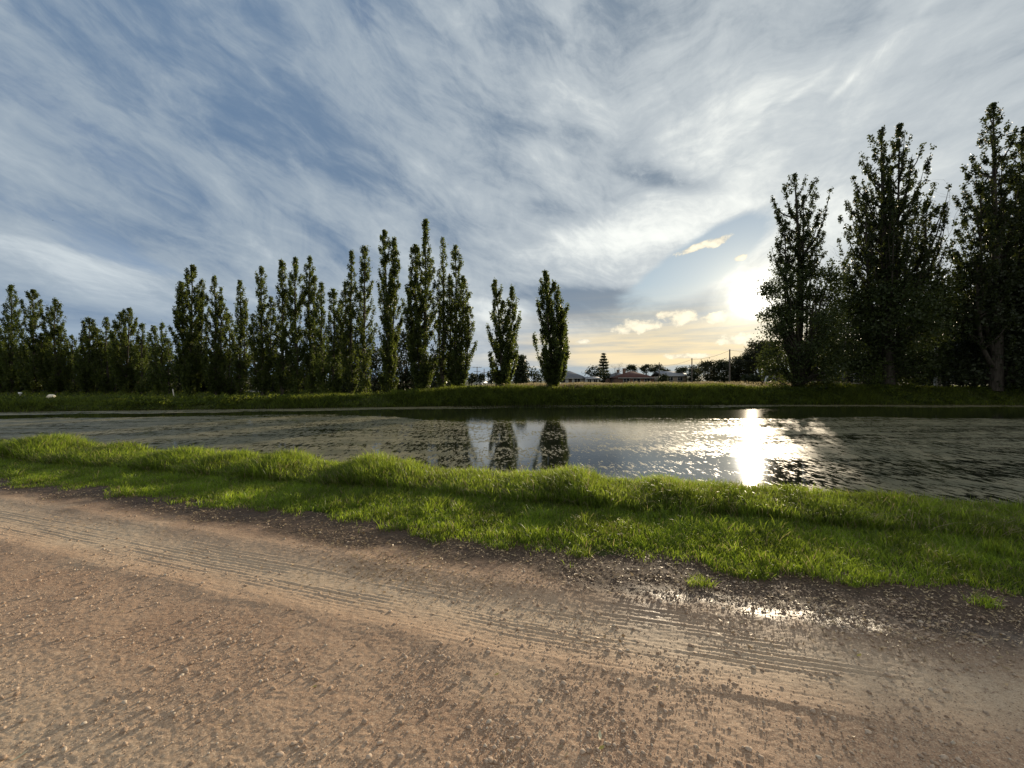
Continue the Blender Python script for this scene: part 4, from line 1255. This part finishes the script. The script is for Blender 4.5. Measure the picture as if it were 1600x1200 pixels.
def house(px0, px1, Y, depth, py_eave, py_ridge, label, roofm, wallm, kind='hip', windows=(), chimney=None, door=None, name='house', rotz=0.0, veranda=None):
    X0, X1 = at(px0, Y), at(px1, Y)
    zg = gz((X0 + X1) / 2, Y) - 0.05
    ze = CAM_H + (HOR - py_eave) / FOC * Y - zg; zr = CAM_H + (HOR - py_ridge) / FOC * (Y + depth * 0.4) - zg
    root = empty(name, ((X0 + X1) / 2, Y, zg)); root.rotation_euler.z = R(rotz)
    tag(root, label, 'house' if name == 'house' else name)
    w = (X1 - X0) / 2
    b = MB(); b.box(-w, w, 0, depth, 0, ze - 0.15); wall = b.build('wall', M[wallm], root)
    b = MB(); (roof_hip if kind == 'hip' else roof_gable)(b, -w, w, 0, depth, ze, zr)
    rf = b.build('roof', M[roofm], root)
    b = MB(); b.box(-w - .5, w + .5, -.58, -.46, ze - .16, ze - .04); b.build('gutter', M['trim'], root)
    if chimney is not None:
        b = MB(); cx = -w + 2 * w * chimney; b.box(cx - .35, cx + .35, depth * .55, depth * .55 + .6, ze, zr + .7); b.box(cx - .42, cx + .42, depth * .55 - .07, depth * .55 + .67, zr + .7, zr + .85)
        b.build('chimney', M['wall_brick'], rf)
    for (f, ww, hh) in windows:
        cx = -w + 2 * w * f; zb = max(0.75, ze - 0.45 - hh)
        b = MB()
        t = .09
        b.box(cx - ww / 2 - t, cx + ww / 2 + t, -.05, .03, zb - t, zb); b.box(cx - ww / 2 - t, cx + ww / 2 + t, -.05, .03, zb + hh, zb + hh + t)
        b.box(cx - ww / 2 - t, cx - ww / 2, -.05, .03, zb, zb + hh); b.box(cx + ww / 2, cx + ww / 2 + t, -.05, .03, zb, zb + hh); b.box(cx - .03, cx + .03, -.045, .03, zb, zb + hh)
        wn = b.build('window', M['trim'], root)
        b = MB(); b.box(cx - ww / 2, cx + ww / 2, -.02, .02, zb, zb + hh); b.build('pane', M['pane'], wn)
    if door is not None:
        cx = -w + 2 * w * door
        b = MB(); b.box(cx - .45, cx + .45, -.04, .02, .1, min(2.05, ze - .3)); d = b.build('door', M['brown_board'], root)
        b = MB(); b.box(cx + .3, cx + .38, -.1, -.04, 1.0, 1.06); b.build('handle', M['steel'], d)
    return root


house(866, 916, 112, 9, 590.5, 579.5, 'white walled house with a grey hip roof right of the solid dark poplar', 'roof_grey', 'wall_white', windows=((.25, 1.6, 1.2), (.72, 1.5, 1.2)), door=.5)
house(917, 936, 109, 6, 591.3, 588.5, 'low white annexe with a flat pale roof beside the grey hip roofed house', 'roof_pale', 'wall_white', 'gable', windows=((.2, .9, 1.0), (.7, .9, 1.0)))
house(953, 986, 122, 9, 589.5, 582.0, 'house with a dull grey tiled roof left of the red roofed one', 'roof_grey', 'wall_brick', windows=((.3, 1.6, 1.2), (.7, 1.4, 1.2)), chimney=.6)
house(968, 1022, 112, 10, 590.0, 580.0, 'long low house with a dark red tiled roof in the middle distance', 'roof_red', 'wall_brick', windows=((.2, 1.6, 1.2), (.5, 1.8, 1.2), (.8, 1.4, 1.2)), chimney=.3)
house(1036, 1074, 126, 10, 587.0, 580.0, 'house with a pale metal roof left of the shorter plain pole', 'roof_pale', 'wall_tan', 'gable', windows=((.3, 1.5, 1.1), (.7, 1.5, 1.1)))
house(1298, 1352, 64, 7, 584.0, 573.5, 'brown cottage with a grey roof tucked beneath the right hand trees', 'roof_grey', 'wall_tan', 'gable', windows=((.18, .9, 1.0), (.66, 1.7, 1.0)), door=.42)
house(1212, 1230, 84, 3.5, 578.5, 576.0, 'small brown garden shed right of the parked white vehicle', 'roof_pale', 'brown_board', 'gable', door=.5, name='shed')
house(392, 418, 60, 4, 611, 608.0, 'low dark shed with a pale edged roof behind the middle poplars', 'roof_grey', 'brown_board', 'gable', door=.6, name='shed')


def pole(px, Y, top, label, arms=(), r=0.14, mat='pole', insul=True, lamp=False):
    X = at(px, Y); zg = gz(X, Y); H = CAM_H + (HOR - top) / FOC * Y - zg
    root = empty('utility_pole', (X, Y, zg)); tag(root, label, 'utility pole', 'utility poles in the distance')
    b = MB(); b.tube([(0, 0, -.3), (0, 0, H * .5), (0, 0, H)], [r * 1.15, r, r * .8], 8); b.build('shaft', M[mat], root, True)
    for dz, half in arms:
        b = MB(); b.box(-half, half, -r - .1, -r, H - dz - .07, H - dz + .07); a = b.build('crossarm', M['pole'], root)
        for s in (-.95, -.5, .5, .95):
            b = MB(); b.tube([(s * half, -r - .05, H - dz + .05), (s * half, -r - .05, H - dz + .16), (s * half, -r - .05, H - dz + .25)], [.025, .06, .04], 6)
            b.build('insulator', M['paint_white'], a)
    if not arms:
        b = MB(); b.tube([(0, 0, H), (0, 0, H + .10)], [r * .95, r * .7], 8); b.build('cap', M['steel'], root)
    return (X, Y, zg + H)


p1 = pole(745.5, 140, 573, 'pole with a wide double crossarm left of the thin middle one', ((.2, 1.5), (1.6, 1.1)), .15)
p2 = pole(756.5, 132, 576, 'thin single pole between the double crossarm pole and the faint one', ((1.3, .7),), .14)
p3 = pole(763.5, 175, 581, 'faint farthest pole close to the twin topped short poplar', ((.2, 1.0),), .14)
p4 = pole(1030, 128, 566, 'short armed pole poking out of the dark trees behind red roofs', ((.9, .9),), .14)
p5 = pole(1081, 118, 560, 'shorter of the two plain timber poles left of the sun', (), .17)
p6 = pole(1140, 95, 546.5, 'taller of the two plain timber poles left of the sun', (), .17)
p7 = pole(1462, 46, 532, 'pale grey pole standing before the dark trees on the right', (), .15, 'stake')


def wire(a, b, sag, label, r=0.02):
    t = np.linspace(0, 1, 24)[:, None]
    a, b = np.array(a), np.array(b)
    p = a + (b - a) * t
    p[:, 2] -= sag * 4 * t[:, 0] * (1 - t[:, 0])
    m = MB(); m.tube(p, r, 4); o = m.build('power_line', M['wire'])
    return tag(o, label, 'power line')


o6 = np.array(p6); o5 = np.array(p5); o4 = np.array(p4)
wire(o6 - [0, 0, .15], o5 - [0, 0, .25], .55, 'wire sagging between the two plain timber poles', .028)
wire(o5 - [0, 0, .25], o4 - [0, 0, .9], .6, 'wire running left from the shorter plain pole to the short armed pole', .028)
wire(o6 - [0, 0, .15], (at(1330, 92), 92, CAM_H + (HOR - 540) / FOC * 92), .9, 'upper wire leading right from the taller plain pole behind the gum tree', .026)
wire(o6 - [0, 0, 2.2], (at(1330, 92), 92, CAM_H + (HOR - 566) / FOC * 92), .5, 'lower wire leading right from the taller plain pole into the trees', .026)
wire((p1[0] - 1.2, p1[1], p1[2] - .2), (at(640, 160), 160, p1[2] + .8), .5, 'wire from the double crossarm pole into the poplar row')
wire((p1[0] + .9, p1[1], p1[2] - 1.6), (p2[0], p2[1], p2[2] - 1.3), .15, 'short wire joining the double crossarm pole and thin middle pole')


def vehicle(px, Y, w, l, h, label, rotz, body, name='parked_van', boxy=True):
    X = at(px, Y); zg = gz(X, Y)
    root = empty(name, (X, Y, zg)); root.rotation_euler.z = R(rotz); tag(root, label, 'van' if boxy else 'car')
    hl, hw = l / 2, w / 2
    wr = 0.33
    if boxy: prof = [(-hl, .4), (hl, .4), (hl, 1.0), (hl - .25, 1.15), (hl - 1.0, h - .1), (hl - 1.3, h), (-hl + .1, h), (-hl, h - .2)]
    else: prof = [(-hl, .38), (hl, .38), (hl, .72), (hl - .15, .85), (hl - 1.2, .98), (hl - 1.9, h - .06), (hl - 2.2, h), (-hl + .9, h), (-hl + .6, h - .05), (-hl + .1, 1.0), (-hl, .85)]
    n = len(prof)
    v = []
    for s, ins in ((-1, 0), (1, 0)): v += [(x, s * (hw - (0.14 if z > 1.1 else 0)), z) for x, z in prof]
    b = MB(); b.add(v, [tuple(range(n - 1, -1, -1)) if False else tuple(range(n)), tuple(range(2 * n - 1, n - 1, -1))] + [(i, n + i, n + (i + 1) % n, (i + 1) % n) for i in range(n)])
    b.build('body', M[body], root)
    b = MB()
    zt = h - .18; zb = 1.08
    for s in (-1, 1):
        y = s * (hw - .135)
        b.box(-hl + .55, hl - 1.45 if boxy else hl - 2.1, y - .012 if s < 0 else y, y if s < 0 else y + .012, zb, zt)
    b.build('side_windows', M['pane'], root)
    b = MB(); x = hl - 1.0 if boxy else hl - 1.55
    b.add([(x + (.62 if boxy else .3), -hw + .2, 1.12), (x + (.62 if boxy else .3), hw - .2, 1.12), (x + .03, hw - .25, h - .18), (x + .03, -hw + .25, h - .18)], [(0, 1, 2, 3)]); b.build('windscreen', M['pane'], root)
    b = MB(); b.box(-hl - .03, -hl - .005, -hw + .22, hw - .22, 1.12, h - .28); b.build('rear_window', M['pane'], root)
    for sx in (-1, 1):
        for s in (-1, 1):
            b = MB(); y0 = s * (hw - .2)
            b.tube([(sx * (hl - .8), y0, wr), (sx * (hl - .8), y0 + s * .21, wr)], [wr, wr], 14); wl = b.build('wheel', M['rubber'], root)
            b = MB(); b.tube([(sx * (hl - .8), y0 + s * .2, wr), (sx * (hl - .8), y0 + s * .225, wr)], [wr * .6, wr * .55], 10); b.build('rim', M['steel'], wl)
    for s in (-1, 1):
        b = MB(); b.box(hl - .03, hl + .02, s * (hw - .32) - .14, s * (hw - .32) + .14, .66, .84); b.build('headlight', M['trim'], root)
    return root


vehicle(1203, 82, 1.9, 4.6, 2.2, 'white van with dark windows parked between the gum tree and the small shed', 62, 'paint_white')
vehicle(752, 118, 1.8, 4.3, 1.45, 'tiny white car on the road below the thin middle pole', 68, 'paint_white', 'parked_car', False)

# pale rail beside the road
X0, X1 = at(740, 112), at(772, 112); zg = gz(X0, 112)
root = empty('guard_rail', ((X0 + X1) / 2, 112, zg)); tag(root, 'pale low rail along the road in front of the tiny white car', 'rail')
hw = (X1 - X0) / 2
b = MB(); b.box(-hw, hw, -.06, 0, .45, .75); b.build('rail', M['trim'], root)
for i in range(4):
    x = -hw + .3 + i * (2 * hw - .6) / 3
    b = MB(); b.box(x - .06, x + .06, .003, .12, 0, .72); b.build('post', M['stake'], root)

# pale rounded boulder and the marker posts on the left bank
Y = 40.0; X = at(79.5, Y); zg = gz(X, Y)
bv, bf = ico(3)
q = bv * np.array([.36, .30, .25])
q = q * (1 + 0.22 * (fbm(bv[:, 0] * 1.6 + 5, bv[:, 1] * 1.6 + bv[:, 2] * 2.1, 7, 4) - 0.5))[:, None]
q[:, 2] = np.maximum(q[:, 2], -.2)
zc = CAM_H + (HOR - 620.5) / FOC * Y
zc = max(zc, zg + .2)
o = mesh_obj('boulder', q, bf.reshape(-1), np.full(len(bf), 3), M['cream'], None, True, None, (X, Y, zg + .19))
tag(o, 'pale cream rounded boulder lying in the dark grass of the left bank', 'boulder')


def post(px, Y, h, r, lean, label, cap, name='marker_post'):
    X = at(px, Y); zg = gz(X, Y)
    root = empty(name, (X, Y, zg)); root.rotation_euler = (0, R(lean), 0); tag(root, label, 'post')
    b = MB(); b.tube([(0, 0, -.2), (0, 0, h * .5), (0, 0, h)], [r, r, r * .95], 8); b.build('shaft', M['stake'], root)
    if cap:
        b = MB(); b.box(-.11, .11, -.10, .06, h, h + .16); b.build('cap', M['paint_white'], root)
    else:
        b = MB(); b.tube([(0, 0, h), (0, 0, h + .06)], [r * .95, r * .3], 8); b.build('tip', M['stake'], root)


post(31, 40, .45, .05, 4, 'short post with a bright white cap at the left bank', True)
post(272, 42, .85, .045, -9, 'bleached leaning stake at the foot of the big shouldered poplar', False, 'leaning_stake')

# a bird far up on the left
X, Z = at(84.5, 90, 345)
root = empty('bird', (X, 90, Z)); root.scale = (.3, .3, .3); tag(root, 'tiny dark bird flying high in the left part of the sky', 'bird')
bv, bf = ico(2)
q = bv * np.array([.09, .30, .08])
q[:, 0] *= 1 - .5 * np.clip(bv[:, 1], -1, 0) * -1
mesh_obj('body', q, bf.reshape(-1), np.full(len(bf), 3), M['rubber'], root, True)
for s in (-1, 1):
    b = MB(); b.add([(s * .05, .14, .03), (s * .05, -.10, .03), (s * .38, -.05, .17), (s * .38, .16, .18), (s * .72, -.10, .09), (s * .05, .02, -.0), (s * .38, .05, .14)],
                    [(0, 1, 2, 3), (3, 2, 4), (0, 5, 6, 3), (5, 1, 2, 6), (3, 6, 4), (6, 2, 4)])
    b.build('wing', M['rubber'], root)
b = MB(); b.add([(-.03, -.26, 0), (.03, -.26, 0), (.09, -.46, .01), (-.09, -.46, .01), (0, -.30, -.02)], [(0, 1, 2, 3), (0, 4, 1), (1, 4, 2), (4, 3, 2), (0, 3, 4)]); b.build('tail', M['rubber'], root)


# separate grass tufts at the ragged edge of the verge
rng = np.random.default_rng(44)
for px, py, s, label in (
    (785, 857, 1.2, 'low yellow green tuft growing out of the leaf litter, middle of the verge edge'),
    (905, 868, 1.3, 'spiky pale green tuft right of the low yellow one, with runners'),
    (1095, 915, 1.1, 'flat tuft above the wet shining dirt'),
    (1185, 900, 1.1, 'light green tuft between the wet dirt and the verge'),
    (1335, 915, 0.9, 'small yellowish tuft in the dark litter right of the wet dirt'),
    (1540, 945, 1.2, 'sprawling dark tuft in the litter near the right edge of the view'),
):
    Y = CAM_H * FOC / (py - HOR); X = at(px, Y)
    z = float(track_fields(np.array([X]), np.array([Y]))[0][0])
    n = int(130 * s)
    rr = .065 * s * rng.uniform(0, 1, n) ** .8; a = rng.uniform(0, 6.28, n)
    P = np.column_stack([rr * np.cos(a) * 1.5, rr * np.sin(a), np.full(n, -.012)])
    v, fl, lt = blades(P, rng.uniform(.03, .085, n) * s, rng.uniform(.003, .006, n), 1.1, rng)
    o = mesh_obj('grass_tuft', v, fl, lt, M['grass'], None, False, None, (X, Y, max(z, -0.02)))
    tag(o, label, 'grass tuft', 'grass tufts at the edge of the verge')
# tall spike clump in the mown grass near the right edge
X = at(1560, 3.75); n = 150
rr = .09 * rng.uniform(0, 1, n) ** .8; a = rng.uniform(0, 6.28, n)
v, fl, lt = blades(np.column_stack([rr * np.cos(a), rr * np.sin(a), np.full(n, -.01)]), rng.uniform(.10, .24, n), rng.uniform(.005, .009, n), .35, rng)
o = mesh_obj('grass_tuft', v, fl, lt, M['tall'], None, False, None, (X, 3.75, gz(X, 3.75)))
tag(o, 'upright taller tuft of blades in the mown grass near the right edge', 'grass tuft', 'grass tufts at the edge of the verge')


def fallen_leaf(px, py, L, W, ang, label, mat, lift=.006):
    Y = CAM_H * FOC / (py - HOR); X = at(px, Y)
    z = float(track_fields(np.array([X]), np.array([Y]))[0][0])
    t = np.linspace(0, 1, 7)
    half = W * 0.5 * np.sin(np.pi * np.clip(t, .02, .98)) ** .8
    zc = .35 * L * (t - .5) ** 2
    v = []
    for x, h, c in zip((t - .5) * L, half, zc): v += [(x, -h, c + h * .35), (x, 0, c), (x, h, c + h * .35)]
    f = []
    for i in range(6):
        for j in range(2): f += [3 * i + j, 3 * i + j + 1, 3 * i + 3 + j + 1, 3 * i + 3 + j]
    o = mesh_obj('fallen_leaf', np.array(v), f, [4] * 12, mat, None, True, None, (X, Y, z + lift))
    o.rotation_euler = (R(12), R(-10), R(ang)); tag(o, label, 'leaf', 'single leaves on the track')


my = plain_mat('yellow_leaf', (0.45, 0.36, 0.10), 0.6, 0.2, 40)
mp = plain_mat('straw_leaf', (0.60, 0.52, 0.33), 0.6, 0.2, 40)
fallen_leaf(25, 1183, .055, .010, 62, 'long straw pale blade lying at the lower left corner', mp)
fallen_leaf(490, 1077, .026, .010, 10, 'small yellow leaf on the reddish dirt left of centre', my)
fallen_leaf(776, 1058, .03, .010, 25, 'golden leaf lying on the brown dirt below the wheel ribs', my)
fallen_leaf(938, 1158, .045, .016, 80, 'pale dry leaf standing up with a long shadow, lower middle', mp, .012)
fallen_leaf(941, 1176, .03, .014, 20, 'yellow leaf just below the pale upright one', my, .01)
fallen_leaf(1026, 1078, .026, .011, 5, 'yellow leaf at the lower side of the ribbed wheel path', my)
fallen_leaf(1345, 1022, .035, .014, 15, 'yellow green leaf beside the wet dirt on the right', my)
